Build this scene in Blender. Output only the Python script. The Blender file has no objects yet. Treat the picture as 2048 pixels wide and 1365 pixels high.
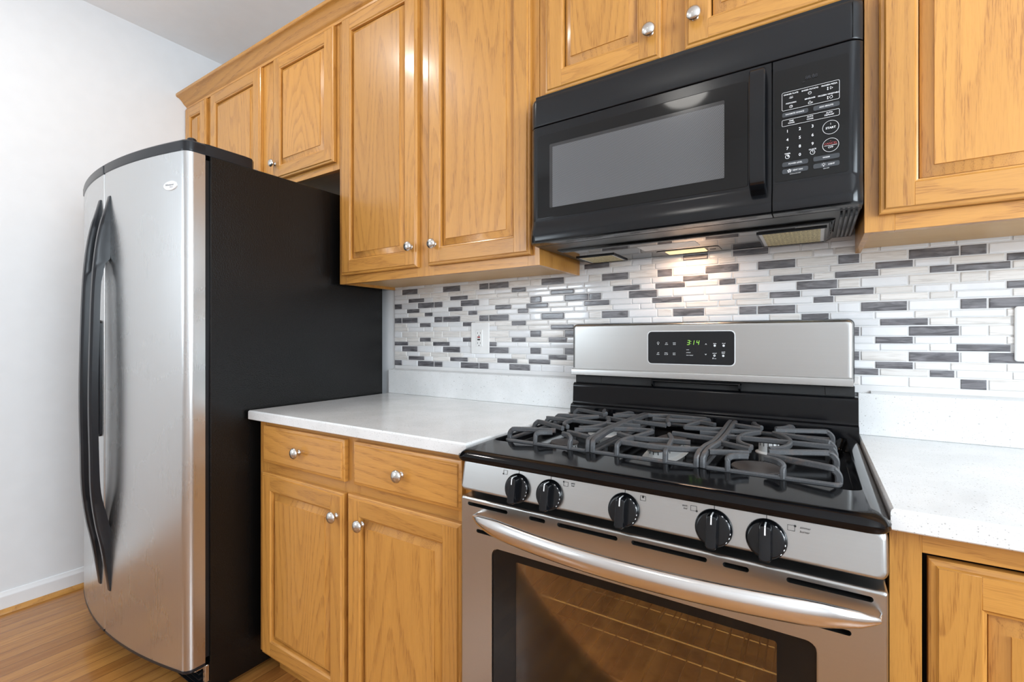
import bpy, bmesh, math, random
from math import sin, cos, pi, radians, sqrt
from mathutils import Vector, Matrix

random.seed(7)
scn = bpy.context.scene
C = scn.collection

# ------------------------------------------------------------------ camera
cam_d = bpy.data.cameras.new('camera')
cam_d.sensor_width = 36.0
cam_d.lens = 941.0 / 2048 * 36
cam_d.shift_y = -3.8 / 2048
cam_d.clip_start = 0.02
cam = bpy.data.objects.new('camera', cam_d)
cam.location = (0.6792, -1.4923, 1.1545)
cam.rotation_euler = (pi / 2, 0, 0.5731)
C.objects.link(cam)
scn.camera = cam

# ------------------------------------------------------------------ world, exposure
scn.view_settings.view_transform = 'Standard'
scn.view_settings.look = 'None'
scn.view_settings.gamma = 1.0
scn.view_settings.use_curve_mapping = False
scn.view_settings.exposure = -0.78
w = bpy.data.worlds.new('sky')
scn.world = w
w.use_nodes = True
w.node_tree.nodes['Background'].inputs[0].default_value = (0.80, 0.90, 1.0, 1)
w.node_tree.nodes['Background'].inputs[1].default_value = 2.0


# ------------------------------------------------------------------ lights
def area(name, loc, rot, sx, sy, power, col):
    d = bpy.data.lights.new(name, 'AREA')
    d.shape = 'RECTANGLE'
    d.size, d.size_y, d.energy, d.color = sx, sy, power, col
    o = bpy.data.objects.new(name, d)
    o.location = loc
    o.rotation_euler = rot
    C.objects.link(o)
    return o


XL, XR, YF, H = -2.205, 2.60, -3.30, 2.743
# daylight through the two windows (the lights stand in the window openings)
SKY = (0.81, 0.915, 1.0)
area('daylight_front_window', (-1.76, YF - 0.03, 1.72), (radians(90), 0, 0), .66, 1.04, 22, SKY)
area('daylight_side_window', (XR + 0.03, -1.75, 1.65), (radians(90), 0, radians(90)), 1.65, 1.14, 120, SKY)
# added fill lamps in the openings, tilted up to brighten the ceiling
area('ceiling_fill_front_window', (-1.76, YF - 0.04, 1.68), (radians(128), 0, 0), .6, .8, 12, SKY)
area('ceiling_fill_side_window', (XR + 0.04, -1.75, 1.60), (radians(128), 0, radians(90)), 1.5, .9, 46, SKY)


# ------------------------------------------------------------------ mesh builder
class MB:
    def __init__(s):
        s.v, s.f, s.m = [], [], []

    def add(s, verts, faces, mat=0):
        b = len(s.v)
        s.v += [tuple(p) for p in verts]
        for i, f in enumerate(faces):
            s.f.append([b + k for k in f])
            s.m.append(mat[i] if isinstance(mat, (list, tuple)) else mat)

    def box(s, x0, x1, y0, y1, z0, z1, mat=0, bev=0.0):
        if x0 > x1: x0, x1 = x1, x0
        if y0 > y1: y0, y1 = y1, y0
        if z0 > z1: z0, z1 = z1, z0
        b = min(bev, (x1 - x0) / 2.2, (y1 - y0) / 2.2, (z1 - z0) / 2.2)
        if b <= 0:
            v = [(x0, y0, z0), (x1, y0, z0), (x1, y1, z0), (x0, y1, z0), (x0, y0, z1), (x1, y0, z1), (x1, y1, z1), (x0, y1, z1)]
            s.add(v, [(0, 3, 2, 1), (4, 5, 6, 7), (0, 1, 5, 4), (1, 2, 6, 5), (2, 3, 7, 6), (3, 0, 4, 7)], mat)
            return
        v, idx = [], {}
        X, Y, Z = (x0, x1), (y0, y1), (z0, z1)
        for i in (0, 1):
            for j in (0, 1):
                for k in (0, 1):
                    for a in range(3):
                        p = [X[i], Y[j], Z[k]]
                        sg = (1 - 2 * i, 1 - 2 * j, 1 - 2 * k)
                        for c in range(3):
                            if c != a:
                                p[c] += sg[c] * b
                        idx[(i, j, k, a)] = len(v)
                        v.append(tuple(p))
        F = []
        for a in range(3):
            o = [c for c in range(3) if c != a]
            for sd in (0, 1):
                q = []
                for (u, t) in ((0, 0), (1, 0), (1, 1), (0, 1)):
                    key = [0, 0, 0]
                    key[a], key[o[0]], key[o[1]] = sd, u, t
                    q.append(idx[(*key, a)])
                F.append(q)
        for a in range(3):  # edges along axis a
            o = [c for c in range(3) if c != a]
            for u in (0, 1):
                for t in (0, 1):
                    k0, k1 = [0, 0, 0], [0, 0, 0]
                    k1[a] = 1
                    for kk in (k0, k1):
                        kk[o[0]], kk[o[1]] = u, t
                    F.append([idx[(*k0, o[0])], idx[(*k1, o[0])], idx[(*k1, o[1])], idx[(*k0, o[1])]])
        for i in (0, 1):
            for j in (0, 1):
                for k in (0, 1):
                    F.append([idx[(i, j, k, a)] for a in range(3)])
        s.add(v, F, mat)

    def loft(s, loops, mat=0, cap0=True, cap1=True, closed=True):
        n = len(loops[0])
        v = [p for l in loops for p in l]
        F, M = [], []
        for i in range(len(loops) - 1):
            mm = mat[i] if isinstance(mat, (list, tuple)) else mat
            for k in range(n if closed else n - 1):
                k2 = (k + 1) % n
                F.append([i * n + k, i * n + k2, (i + 1) * n + k2, (i + 1) * n + k])
                M.append(mm)
        if cap0:
            F.append(list(range(n))[::-1]); M.append(mat[0] if isinstance(mat, (list, tuple)) else mat)
        if cap1:
            F.append([(len(loops) - 1) * n + k for k in range(n)]); M.append(mat[-1] if isinstance(mat, (list, tuple)) else mat)
        s.add(v, F, M)

    def prism(s, poly, axis, a, b, mat=0):
        def P(p, t):
            if axis == 'x': return (t, p[0], p[1])
            if axis == 'y': return (p[0], t, p[1])
            return (p[0], p[1], t)
        s.loft([[P(p, a) for p in poly], [P(p, b) for p in poly]], mat)

    def lathe(s, prof, c, axis='y', n=24, mat=0, sx=1.0, sz=1.0, cap0=True, cap1=True):
        L = []
        for (r, t) in prof:
            l = []
            for k in range(n):
                a = 2 * pi * k / n
                u, v_ = r * cos(a) * sx, r * sin(a) * sz
                if axis == 'y': l.append((c[0] + u, c[1] + t, c[2] + v_))
                elif axis == 'z': l.append((c[0] + u, c[1] + v_, c[2] + t))
                else: l.append((c[0] + t, c[1] + u, c[2] + v_))
            L.append(l)
        s.loft(L, mat, cap0, cap1)

    def sweep(s, path, sec, mat=0, side=None, caps=True, scale=None):
        P = [Vector(p) for p in path]
        L = []
        last = None
        hs = []
        for i in range(len(P)):
            t = (P[min(i + 1, len(P) - 1)] - P[max(i - 1, 0)])
            h = Vector((t.x, t.y, 0))
            hs.append(h.normalized() if h.length > 0.25 * t.length else None)
        for i in range(len(P)):
            t = (P[min(i + 1, len(P) - 1)] - P[max(i - 1, 0)]).normalized()
            if side is not None:
                sd = Vector(side)
            else:
                h = hs[i]
                if h is None:
                    for d in range(1, len(P)):
                        for j in (i - d, i + d):
                            if 0 <= j < len(P) and hs[j] is not None and h is None:
                                h = hs[j]
                        if h is not None: break
                if h is None: h = Vector((1, 0, 0))
                sd = Vector((-h.y, h.x, 0))
            sd = (sd - t * sd.dot(t)).normalized()
            up = t.cross(sd) * -1
            k = scale[i] if scale else 1
            L.append([tuple(P[i] + sd * (a * k) + up * (b * k)) for a, b in sec])
        s.loft(L, mat, caps, caps)

    def text(s, txt, x, y, z, h, mat=0, align='CENTER', shear=0.0, bold=0.0, depth=0.0):
        cu = bpy.data.curves.new('t', 'FONT')
        cu.body = txt
        cu.size = h / 0.70
        cu.align_x = align
        cu.align_y = 'CENTER'
        cu.resolution_u = 2
        cu.shear = shear
        cu.offset = bold
        o = bpy.data.objects.new('t', cu)
        C.objects.link(o)
        me = bpy.data.meshes.new_from_object(o)
        s.add([(x + p.co.x, y, z + p.co.y) for p in me.vertices], [list(f.vertices) for f in me.polygons], mat)
        bpy.data.objects.remove(o)
        bpy.data.curves.remove(cu)
        bpy.data.meshes.remove(me)

    def mesh(s, name, mats, origin=(0, 0, 0), smooth=True):
        me = bpy.data.meshes.new(name)
        ox, oy, oz = origin
        me.from_pydata([(a - ox, b - oy, c - oz) for a, b, c in s.v], [], s.f)
        for m in mats: me.materials.append(m)
        me.polygons.foreach_set('material_index', s.m)
        bm = bmesh.new()
        bm.from_mesh(me)
        bmesh.ops.recalc_face_normals(bm, faces=bm.faces)
        bm.to_mesh(me)
        bm.free()
        if smooth:
            me.polygons.foreach_set('use_smooth', [True] * len(me.polygons))
            me.set_sharp_from_angle(angle=radians(38))
        me.update()
        return me


def rr(x0, x1, z0, z1, r, n=5):
    """rounded rectangle outline as (x, z) pairs"""
    out = []
    for cx, cz, a0 in ((x1 - r, z1 - r, 0), (x0 + r, z1 - r, 90), (x0 + r, z0 + r, 180), (x1 - r, z0 + r, 270)):
        for k in range(n + 1):
            a = radians(a0 + 90 * k / n)
            out.append((cx + r * cos(a), cz + r * sin(a)))
    return out


def xz(l, y): return [(a, y, b) for a, b in l]
def xy(l, z): return [(a, b, z) for a, b in l]


def octo(w, h, k=0.28):
    a, b, c = w / 2, h / 2, min(w, h) * k
    return [(a, -b + c), (a, b - c), (a - c, b), (-a + c, b), (-a, b - c), (-a, -b + c), (-a + c, -b), (a - c, -b)]


def ring(r, n=10, sx=1.0, sy=1.0):
    return [(r * sx * cos(2 * pi * k / n), r * sy * sin(2 * pi * k / n)) for k in range(n)]


def smooth(pts, n=6):
    P = [Vector(p) for p in pts]
    P = [P[0] * 2 - P[1]] + P + [P[-1] * 2 - P[-2]]
    out = []
    for i in range(1, len(P) - 2):
        a, b, c, d = P[i - 1], P[i], P[i + 1], P[i + 2]
        for k in range(n):
            t = k / n
            out.append(0.5 * ((2 * b) + (c - a) * t + (2 * a - 5 * b + 4 * c - d) * t * t + (3 * b - a - 3 * c + d) * t ** 3))
    out.append(P[-2])
    return [tuple(p) for p in out]


# ------------------------------------------------------------------ objects
def thing(name, label, cat, loc=(0, 0, 0), group=None):
    o = bpy.data.objects.new(name, None)
    o.empty_display_size = 0.05
    o.location = loc
    C.objects.link(o)
    o['label'], o['category'] = label, cat
    if group: o['group'] = group
    return o


def wl(o):
    v = Vector(o.location)
    while o.parent:
        o = o.parent
        v += Vector(o.location)
    return v


def part(name, mb, mats, parent=None, loc=None, label=None, smooth=True):
    """links the builder's geometry (in world coordinates) as one mesh object; loc = its own origin in world space"""
    pl = wl(parent) if parent else Vector((0, 0, 0))
    org = Vector(loc) if loc is not None else pl
    me = mb.mesh(name, mats, org, smooth) if isinstance(mb, MB) else mb
    o = bpy.data.objects.new(name, me)
    C.objects.link(o)
    if parent: o.parent = parent
    o.location = org - pl
    if smooth:
        wn = o.modifiers.new('weighted_normals', 'WEIGHTED_NORMAL')
        wn.mode, wn.weight, wn.keep_sharp = 'FACE_AREA', 80, True
    if label: o['label'] = label
    return o


def solo(name, mb, mats, label, cat, kind=None, group=None, loc=None):
    o = part(name, mb, mats, None, loc)
    o['label'], o['category'] = label, cat
    if kind: o['kind'] = kind
    if group: o['group'] = group
    return o


def cut(mb, cutter, mats):
    """boolean difference, returned as a mesh"""
    a = bpy.data.objects.new('a', mb.mesh('a', mats, smooth=False))
    b = bpy.data.objects.new('b', cutter.mesh('b', mats, smooth=False))
    C.objects.link(a); C.objects.link(b)
    m = a.modifiers.new('d', 'BOOLEAN')
    m.operation, m.solver, m.object = 'DIFFERENCE', 'EXACT', b
    dg = bpy.context.evaluated_depsgraph_get()
    me = bpy.data.meshes.new_from_object(a.evaluated_get(dg))
    out = MB()
    out.add([v.co[:] for v in me.vertices], [list(p.vertices) for p in me.polygons], [p.material_index for p in me.polygons])
    bpy.data.objects.remove(a); bpy.data.objects.remove(b)
    return out


# ------------------------------------------------------------------ materials
class NT:
    def __init__(s, name):
        s.mat = bpy.data.materials.new(name)
        s.mat.use_nodes = True
        s.t = s.mat.node_tree
        s.b = s.t.nodes['Principled BSDF']

    def n(s, kind, **kw):
        nd = s.t.nodes.new(kind)
        for k, v in kw.items():
            if k.startswith('i_'):
                nd.inputs[k[2:].replace('_', ' ')].default_value = v
            else:
                setattr(nd, k, v)
        return nd

    def l(s, a, b): s.t.links.new(a, b)

    def val(s, x, sock):
        if isinstance(x, (int, float)): sock.default_value = x
        else: s.l(x, sock)

    def math(s, op, a, b=0.0, c=0.0):
        nd = s.n('ShaderNodeMath', operation=op)
        for i, x in enumerate((a, b, c)): s.val(x, nd.inputs[i])
        return nd.outputs[0]

    def mixc(s, f, a, b, mode='MIX'):
        nd = s.n('ShaderNodeMix', data_type='RGBA', blend_type=mode)
        s.val(f, nd.inputs[0])
        for x, i in ((a, 6), (b, 7)):
            if isinstance(x, tuple): nd.inputs[i].default_value = (*x[:3], 1)
            else: s.l(x, nd.inputs[i])
        return nd.outputs[2]

    def ramp(s, x, a, b):
        nd = s.n('ShaderNodeMapRange', interpolation_type='SMOOTHSTEP')
        s.l(x, nd.inputs[0])
        nd.inputs[1].default_value, nd.inputs[2].default_value = a, b
        return nd.outputs[0]

    def noise(s, vec, scale, detail=2.0, rough=0.5, dist=0.0):
        nd = s.n('ShaderNodeTexNoise')
        s.l(vec, nd.inputs['Vector'])
        nd.inputs['Scale'].default_value, nd.inputs['Detail'].default_value = scale, detail
        nd.inputs['Roughness'].default_value, nd.inputs['Distortion'].default_value = rough, dist
        return nd.outputs['Fac']

    def scale(s, vec, sc):
        nd = s.n('ShaderNodeVectorMath', operation='MULTIPLY')
        s.l(vec, nd.inputs[0])
        nd.inputs[1].default_value = sc
        return nd.outputs[0]

    def coord(s, which='Object'): return s.n('ShaderNodeTexCoord').outputs[which]

    def bump(s, h, strength=0.2, dist=0.001):
        nd = s.n('ShaderNodeBump')
        nd.inputs['Strength'].default_value, nd.inputs['Distance'].default_value = strength, dist
        s.l(h, nd.inputs['Height'])
        s.l(nd.outputs[0], s.b.inputs['Normal'])

    def set(s, **kw):
        for k, v in kw.items():
            i = s.b.inputs[k.replace('_', ' ')]
            if isinstance(v, tuple): i.default_value = (*v[:3], 1)
            elif isinstance(v, (int, float)): i.default_value = v
            else: s.l(v, i)
        return s


def plain(name, col, rough=0.5, metal=0.0, coat=0.0, spec=0.5, var=0.04):
    m = NT(name)
    nz = m.noise(m.coord(), 14, 3)
    c = m.mixc(m.ramp(nz, 0.3, 0.7), tuple(x * (1 - var) for x in col), tuple(min(1, x * (1 + var)) for x in col))
    m.set(Base_Color=c, Roughness=rough, Metallic=metal)
    m.b.inputs['Coat Weight'].default_value = coat
    m.b.inputs['Coat Roughness'].default_value = 0.06
    m.b.inputs['Specular IOR Level'].default_value = spec
    return m.mat


def oak(name, horiz, light=(0.595, 0.280, 0.058), dark=(0.285, 0.102, 0.017)):
    m = NT(name)
    geo = m.n('ShaderNodeNewGeometry').outputs['Random Per Island']
    rnd = m.n('ShaderNodeObjectInfo').outputs['Random']
    sp = m.n('ShaderNodeSeparateXYZ')
    m.l(m.coord(), sp.inputs[0])
    cb = m.n('ShaderNodeCombineXYZ')
    o = m.math('ADD', m.math('MULTIPLY', geo, 17.3), m.math('MULTIPLY', rnd, 9.1))
    m.l(m.math('ADD', sp.outputs[2 if horiz else 0], o), cb.inputs[0])
    m.l(m.math('ADD', sp.outputs[1], m.math('MULTIPLY', o, 0.37)), cb.inputs[1])
    m.l(m.math('ADD', sp.outputs[0 if horiz else 2], m.math('MULTIPLY', o, 0.71)), cb.inputs[2])
    v = cb.outputs[0]
    broad = m.noise(m.scale(v, (1.0, 0.35, 0.11)), 5.0, 1.5, 0.40)
    saw = m.math('FRACT', m.math('ADD', m.math('MULTIPLY', broad, 26.0), m.math('MULTIPLY', m.noise(m.scale(v, (1, 1, 0.12)), 120, 2, 0.6), 0.30)))
    rings = m.math('MULTIPLY', m.ramp(saw, 0.40, 0.90), m.math('SUBTRACT', 1.0, m.ramp(saw, 0.93, 1.0)))
    pores = m.ramp(m.noise(m.scale(v, (1.0, 1.0, 0.040)), 620, 2.0, 0.65), 0.45, 0.68)
    streak = m.ramp(m.noise(m.scale(v, (1.0, 0.6, 0.03)), 45, 3.0, 0.6), 0.38, 0.72)
    f = m.math('MULTIPLY', rings, m.math('ADD', 0.17, m.math('MULTIPLY', pores, 0.40)))
    f = m.math('ADD', f, m.math('MULTIPLY', streak, 0.13))
    f = m.math('ADD', f, m.math('MULTIPLY', pores, 0.16))
    c = m.mixc(f, light, dark)
    tint = m.math('ADD', 0.90, m.math('MULTIPLY', m.math('FRACT', m.math('MULTIPLY', o, 3.7)), 0.16))
    hs = m.n('ShaderNodeHueSaturation')
    m.l(c, hs.inputs['Color'])
    m.l(tint, hs.inputs['Value'])
    m.set(Base_Color=hs.outputs[0], Roughness=0.38)
    m.b.inputs['Coat Weight'].default_value = 0.35
    m.b.inputs['Coat Roughness'].default_value = 0.16
    m.bump(f, 0.12, -0.0004)
    return m.mat


OAK_V = oak('oak_vertical_grain', False)
OAK_H = oak('oak_horizontal_grain', True)


def birch():
    m = NT('birch_ply')
    v = m.coord()
    f = m.noise(m.scale(v, (0.05, 1, 1)), 40, 3)
    m.set(Base_Color=m.mixc(f, (0.66, 0.42, 0.19), (0.56, 0.33, 0.13)), Roughness=0.4)
    return m.mat


BIRCH = birch()


def steel(name, axis, col=(0.60, 0.59, 0.575), rough=0.27, amt=0.06):
    m = NT(name)
    sc = {'x': (0.006, 1, 1), 'z': (1, 1, 0.006)}[axis]
    v = m.coord()
    f = m.noise(m.scale(v, sc), 420, 3, 0.7)
    blot = m.noise(v, 4, 2, 0.5)
    r = m.math('ADD', rough - amt / 2, m.math('MULTIPLY', f, amt))
    r = m.math('ADD', r, m.math('MULTIPLY', blot, 0.05))
    c = m.mixc(f, tuple(x * 0.97 for x in col), tuple(x * 1.03 for x in col))
    m.set(Base_Color=c, Metallic=1.0, Roughness=r)
    return m.mat


STEEL_V = steel('brushed_steel_vertical', 'z', (0.575, 0.575, 0.57), 0.25, 0.01)
STEEL_H = steel('brushed_steel_horizontal', 'x', (0.475, 0.475, 0.465), 0.27, 0.05)
CHROME = steel('satin_handle_steel', 'x', (0.70, 0.685, 0.67), 0.17, 0.06)
NICKEL = plain('brushed_nickel', (0.60, 0.58, 0.55), 0.27, 1.0)


def leather_black():
    m = NT('textured_black_side')
    v = m.coord()
    nz = m.noise(v, 240, 2, 0.6)
    fine = m.noise(v, 9, 4, 0.6)
    m.set(Base_Color=m.mixc(fine, (0.003, 0.0028, 0.0026), (0.0055, 0.005, 0.0048)), Roughness=0.22)
    m.b.inputs['Specular IOR Level'].default_value = 0.33
    m.bump(nz, 0.8, 0.0012)
    return m.mat


BLACK_SIDE = leather_black()
BLACK = plain('satin_black_plastic', (0.008, 0.0085, 0.010), 0.28, spec=0.34)
BLACK_GLOSS = plain('gloss_black_plastic', (0.005, 0.0054, 0.0066), 0.16, spec=0.36)
BLACK_MATTE = plain('matte_black', (0.010, 0.010, 0.010), 0.6)
ENAMEL = plain('black_enamel', (0.003, 0.0032, 0.004), 0.09, spec=0.24)
GLASS_BLACK = plain('black_glass', (0.006, 0.0057, 0.0055), 0.05, spec=0.30)
CHARCOAL = plain('charcoal_plastic', (0.010, 0.0112, 0.0142), 0.28, spec=0.38)
WHITE_INK = plain('white_ink', (0.80, 0.80, 0.80), 0.5)
GREY_INK = plain('grey_ink', (0.10, 0.10, 0.105), 0.5)
PILL = plain('grey_button', (0.040, 0.044, 0.050), 0.35)
RED_INK = plain('red_ink', (0.30, 0.045, 0.045), 0.5)
BLACK_INK = plain('black_ink', (0.02, 0.02, 0.02), 0.5)
WHITE_PLASTIC = plain('white_plastic', (0.82, 0.82, 0.81), 0.3)
SILVER = plain('silver_plate', (0.80, 0.80, 0.80), 0.25, 0.2)
CAULK = plain('white_caulk', (0.72, 0.73, 0.73), 0.4)
ALU = plain('cast_aluminium', (0.72, 0.72, 0.71), 0.42, 0.25)
CAP_IRON = plain('burner_cap_enamel', (0.045, 0.038, 0.036), 0.42, var=0.25)
PAINT = plain('white_wall_paint', (0.81, 0.825, 0.84), 0.6, var=0.01)
CEIL = plain('white_ceiling_paint', (0.88, 0.89, 0.90), 0.75, var=0.01)
TRIMW = plain('white_trim_paint', (0.84, 0.84, 0.845), 0.35, var=0.01)


def iron():
    m = NT('cast_iron')
    v = m.coord()
    nz = m.noise(v, 38, 4, 0.65)
    fine = m.noise(v, 420, 3, 0.7)
    c = m.mixc(m.ramp(nz, 0.56, 0.78), (0.052, 0.054, 0.058), (0.105, 0.075, 0.062))
    c = m.mixc(m.ramp(fine, 0.55, 0.75), c, (0.13, 0.128, 0.128))
    m.set(Base_Color=c, Roughness=0.50)
    m.b.inputs['Specular IOR Level'].default_value = 0.6
    m.bump(fine, 0.35, 0.0006)
    return m.mat


IRON = iron()


def quartz():
    m = NT('white_quartz')
    v = m.coord()
    col = (0.80, 0.805, 0.80)
    cl = m.noise(v, 9, 3, 0.6)
    c = m.mixc(m.ramp(cl, 0.35, 0.7), (0.76, 0.765, 0.76), (0.83, 0.832, 0.83))
    for sc, thr, dk, dens in ((280, 0.15, (0.30, 0.29, 0.27), 0.74), (140, 0.10, (0.34, 0.32, 0.29), 0.84), (560, 0.2, (0.58, 0.58, 0.57), 0.55)):
        vo = m.n('ShaderNodeTexVoronoi', feature='F1')
        m.l(v, vo.inputs['Vector'])
        vo.inputs['Scale'].default_value = sc
        sep = m.n('ShaderNodeSeparateColor')
        m.l(vo.outputs['Color'], sep.inputs[0])
        on = m.math('GREATER_THAN', sep.outputs[0], dens)
        dot = m.math('LESS_THAN', vo.outputs['Distance'], m.math('ADD', thr, m.math('MULTIPLY', sep.outputs[1], 0.16)))
        c = m.mixc(m.math('MULTIPLY', m.math('MULTIPLY', on, dot), 0.62), c, dk)
    m.set(Base_Color=c, Roughness=0.16)
    return m.mat


QUARTZ = quartz()


def floor_mat():
    m = NT('oak_strip_floor')
    sp = m.n('ShaderNodeSeparateXYZ')
    m.l(m.coord(), sp.inputs[0])
    cb = m.n('ShaderNodeCombineXYZ')
    m.l(sp.outputs[1], cb.inputs[0])
    m.l(sp.outputs[0], cb.inputs[1])
    br = m.n('ShaderNodeTexBrick', offset=0.37, offset_frequency=2)
    m.l(cb.outputs[0], br.inputs['Vector'])
    for k, x in (('Scale', 1.0), ('Mortar Size', 0.0009), ('Mortar Smooth', 0.4), ('Bias', 0.0), ('Brick Width', 1.25), ('Row Height', 0.0572)):
        br.inputs[k].default_value = x
    br.inputs['Color1'].default_value = (0.0, 0, 0, 1)
    br.inputs['Color2'].default_value = (1, 1, 1, 1)
    br.inputs['Mortar'].default_value = (0.5, 0.5, 0.5, 1)
    sepc = m.n('ShaderNodeSeparateColor')
    m.l(br.outputs['Color'], sepc.inputs[0])
    r = sepc.outputs[0]
    cv = m.n('ShaderNodeCombineXYZ')
    m.l(m.math('ADD', sp.outputs[0], m.math('MULTIPLY', r, 3.3)), cv.inputs[0])
    m.l(m.math('ADD', m.math('MULTIPLY', sp.outputs[1], 0.06), m.math('MULTIPLY', r, 7.7)), cv.inputs[1])
    g = m.noise(cv.outputs[0], 55, 4, 0.6)
    g2 = m.ramp(m.noise(cv.outputs[0], 260, 2, 0.6), 0.5, 0.75)
    c = m.mixc(r, (0.52, 0.235, 0.060), (0.36, 0.145, 0.034))
    c = m.mixc(m.math('MULTIPLY', m.ramp(g, 0.4, 0.7), 0.45), c, (0.24, 0.085, 0.02))
    c = m.mixc(m.math('MULTIPLY', g2, 0.3), c, (0.16, 0.06, 0.018))
    c = m.mixc(br.outputs['Fac'], c, (0.06, 0.025, 0.01))
    m.set(Base_Color=c, Roughness=0.24)
    m.b.inputs['Coat Weight'].default_value = 0.2
    return m.mat


FLOOR = floor_mat()


def tile(name, a, b, rough, scl=(0.05, 1, 1), s=120, lo=0.35, hi=0.7, coat=0.4):
    m = NT(name)
    geo = m.n('ShaderNodeNewGeometry').outputs['Random Per Island']
    v = m.coord()
    ad = m.n('ShaderNodeVectorMath', operation='ADD')
    cb = m.n('ShaderNodeCombineXYZ')
    m.l(m.math('MULTIPLY', geo, 13.0), cb.inputs[0])
    m.l(m.math('MULTIPLY', geo, 3.7), cb.inputs[2])
    m.l(v, ad.inputs[0]); m.l(cb.outputs[0], ad.inputs[1])
    f = m.ramp(m.noise(m.scale(ad.outputs[0], scl), s, 3, 0.6, 0.8), lo, hi)
    c = m.mixc(f, a, b)
    hs = m.n('ShaderNodeHueSaturation')
    m.l(c, hs.inputs['Color'])
    m.l(m.math('ADD', 0.92, m.math('MULTIPLY', geo, 0.14)), hs.inputs['Value'])
    m.set(Base_Color=hs.outputs[0], Roughness=rough)
    m.b.inputs['Coat Weight'].default_value = coat
    m.b.inputs['Coat Roughness'].default_value = 0.05
    return m.mat


T_DARK = tile('grey_woodgrain_tile', (0.080, 0.078, 0.086), (0.225, 0.22, 0.235), 0.28, (0.16, 1, 1), 110, 0.30, 0.72)
T_MARB = tile('veined_marble_tile', (0.80, 0.775, 0.745), (0.62, 0.585, 0.55), 0.25, (0.08, 1, 1), 150, 0.42, 0.75)
T_GLASS = tile('white_glass_tile', (0.83, 0.835, 0.845), (0.76, 0.77, 0.79), 0.12, (0.6, 1, 1), 18, 0.35, 0.75, 0.8)
GROUT = plain('pale_grout', (0.74, 0.735, 0.73), 0.6, var=0.02)


def mesh_screen():
    m = NT('perforated_screen')
    sp = m.n('ShaderNodeSeparateXYZ')
    m.l(m.coord(), sp.inputs[0])
    p = 0.0034
    z = m.math('DIVIDE', sp.outputs[2], p * 0.87)
    row = m.math('FLOOR', z)
    off = m.math('MULTIPLY', m.math('MODULO', m.math('ABSOLUTE', row), 2.0), 0.5)
    x = m.math('FRACT', m.math('ADD', m.math('ADD', m.math('DIVIDE', sp.outputs[0], p), off), 100.0))
    zz = m.math('FRACT', m.math('ADD', z, 100.0))
    d = m.math('ADD', m.math('POWER', m.math('SUBTRACT', x, 0.5), 2.0), m.math('POWER', m.math('SUBTRACT', zz, 0.5), 2.0))
    hole = m.ramp(d, 0.10, 0.16)
    m.set(Base_Color=m.mixc(hole, (0.03, 0.03, 0.032), (0.125, 0.125, 0.13)), Roughness=0.35)
    m.b.inputs['Coat Weight'].default_value = 0.5
    m.b.inputs['Coat Roughness'].default_value = 0.10
    return m.mat


SCREEN = mesh_screen()


def filt():
    m = NT('grease_filter_mesh')
    v = m.coord()
    vo = m.n('ShaderNodeTexVoronoi')
    m.l(v, vo.inputs['Vector'])
    vo.inputs['Scale'].default_value = 330
    wv = m.n('ShaderNodeTexWave')
    m.l(v, wv.inputs['Vector'])
    wv.inputs['Scale'].default_value = 34
    f = m.math('MULTIPLY', vo.outputs['Distance'], 1.3)
    c = m.mixc(f, (0.30, 0.22, 0.075), (0.85, 0.74, 0.42))
    c = m.mixc(m.math('MULTIPLY', wv.outputs['Fac'], 0.3), c, (0.30, 0.22, 0.08))
    m.set(Base_Color=c, Roughness=0.4, Metallic=0.35)
    m.bump(vo.outputs['Distance'], 0.6, 0.002)
    return m.mat


FILTER = filt()


def emit(name, col, strength):
    m = NT(name)
    nz = m.noise(m.coord(), 30)
    m.set(Base_Color=col)
    m.l(m.mixc(nz, tuple(x * 0.9 for x in col), col), m.b.inputs['Emission Color'])
    m.b.inputs['Emission Strength'].default_value = strength
    return m.mat


LAMP_LENS = emit('lit_lens', (1.0, 0.80, 0.42), 1.5)
GREEN_LED = emit('green_led', (0.36, 0.75, 0.10), 0.75)
DOME_GLOW = emit('lit_opal_dome', (1.0, 0.97, 0.92), 22.0)


def oven_glass():
    m = NT('tinted_oven_glass')
    t = m.n('ShaderNodeBsdfTransparent')
    t.inputs[0].default_value = (0.86, 0.76, 0.58, 1)
    g = m.n('ShaderNodeBsdfGlossy')
    g.inputs['Color'].default_value = (0.95, 0.92, 0.88, 1)
    g.inputs['Roughness'].default_value = 0.045
    fr = m.n('ShaderNodeFresnel')
    fr.inputs['IOR'].default_value = 1.55
    nz = m.noise(m.coord(), 7, 3)
    mx = m.n('ShaderNodeMixShader')
    m.l(m.math('ADD', fr.outputs[0], m.math('MULTIPLY', nz, 0.06)), mx.inputs[0])
    m.l(t.outputs[0], mx.inputs[1])
    m.l(g.outputs[0], mx.inputs[2])
    m.l(mx.outputs[0], m.t.nodes['Material Output'].inputs[0])
    return m.mat


OVEN_GLASS = oven_glass()
CAVITY = plain('speckled_oven_enamel', (0.50, 0.33, 0.13), 0.3, var=0.35)
RACK = plain('oven_rack_wire', (0.80, 0.70, 0.55), 0.25, 0.8)

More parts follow.
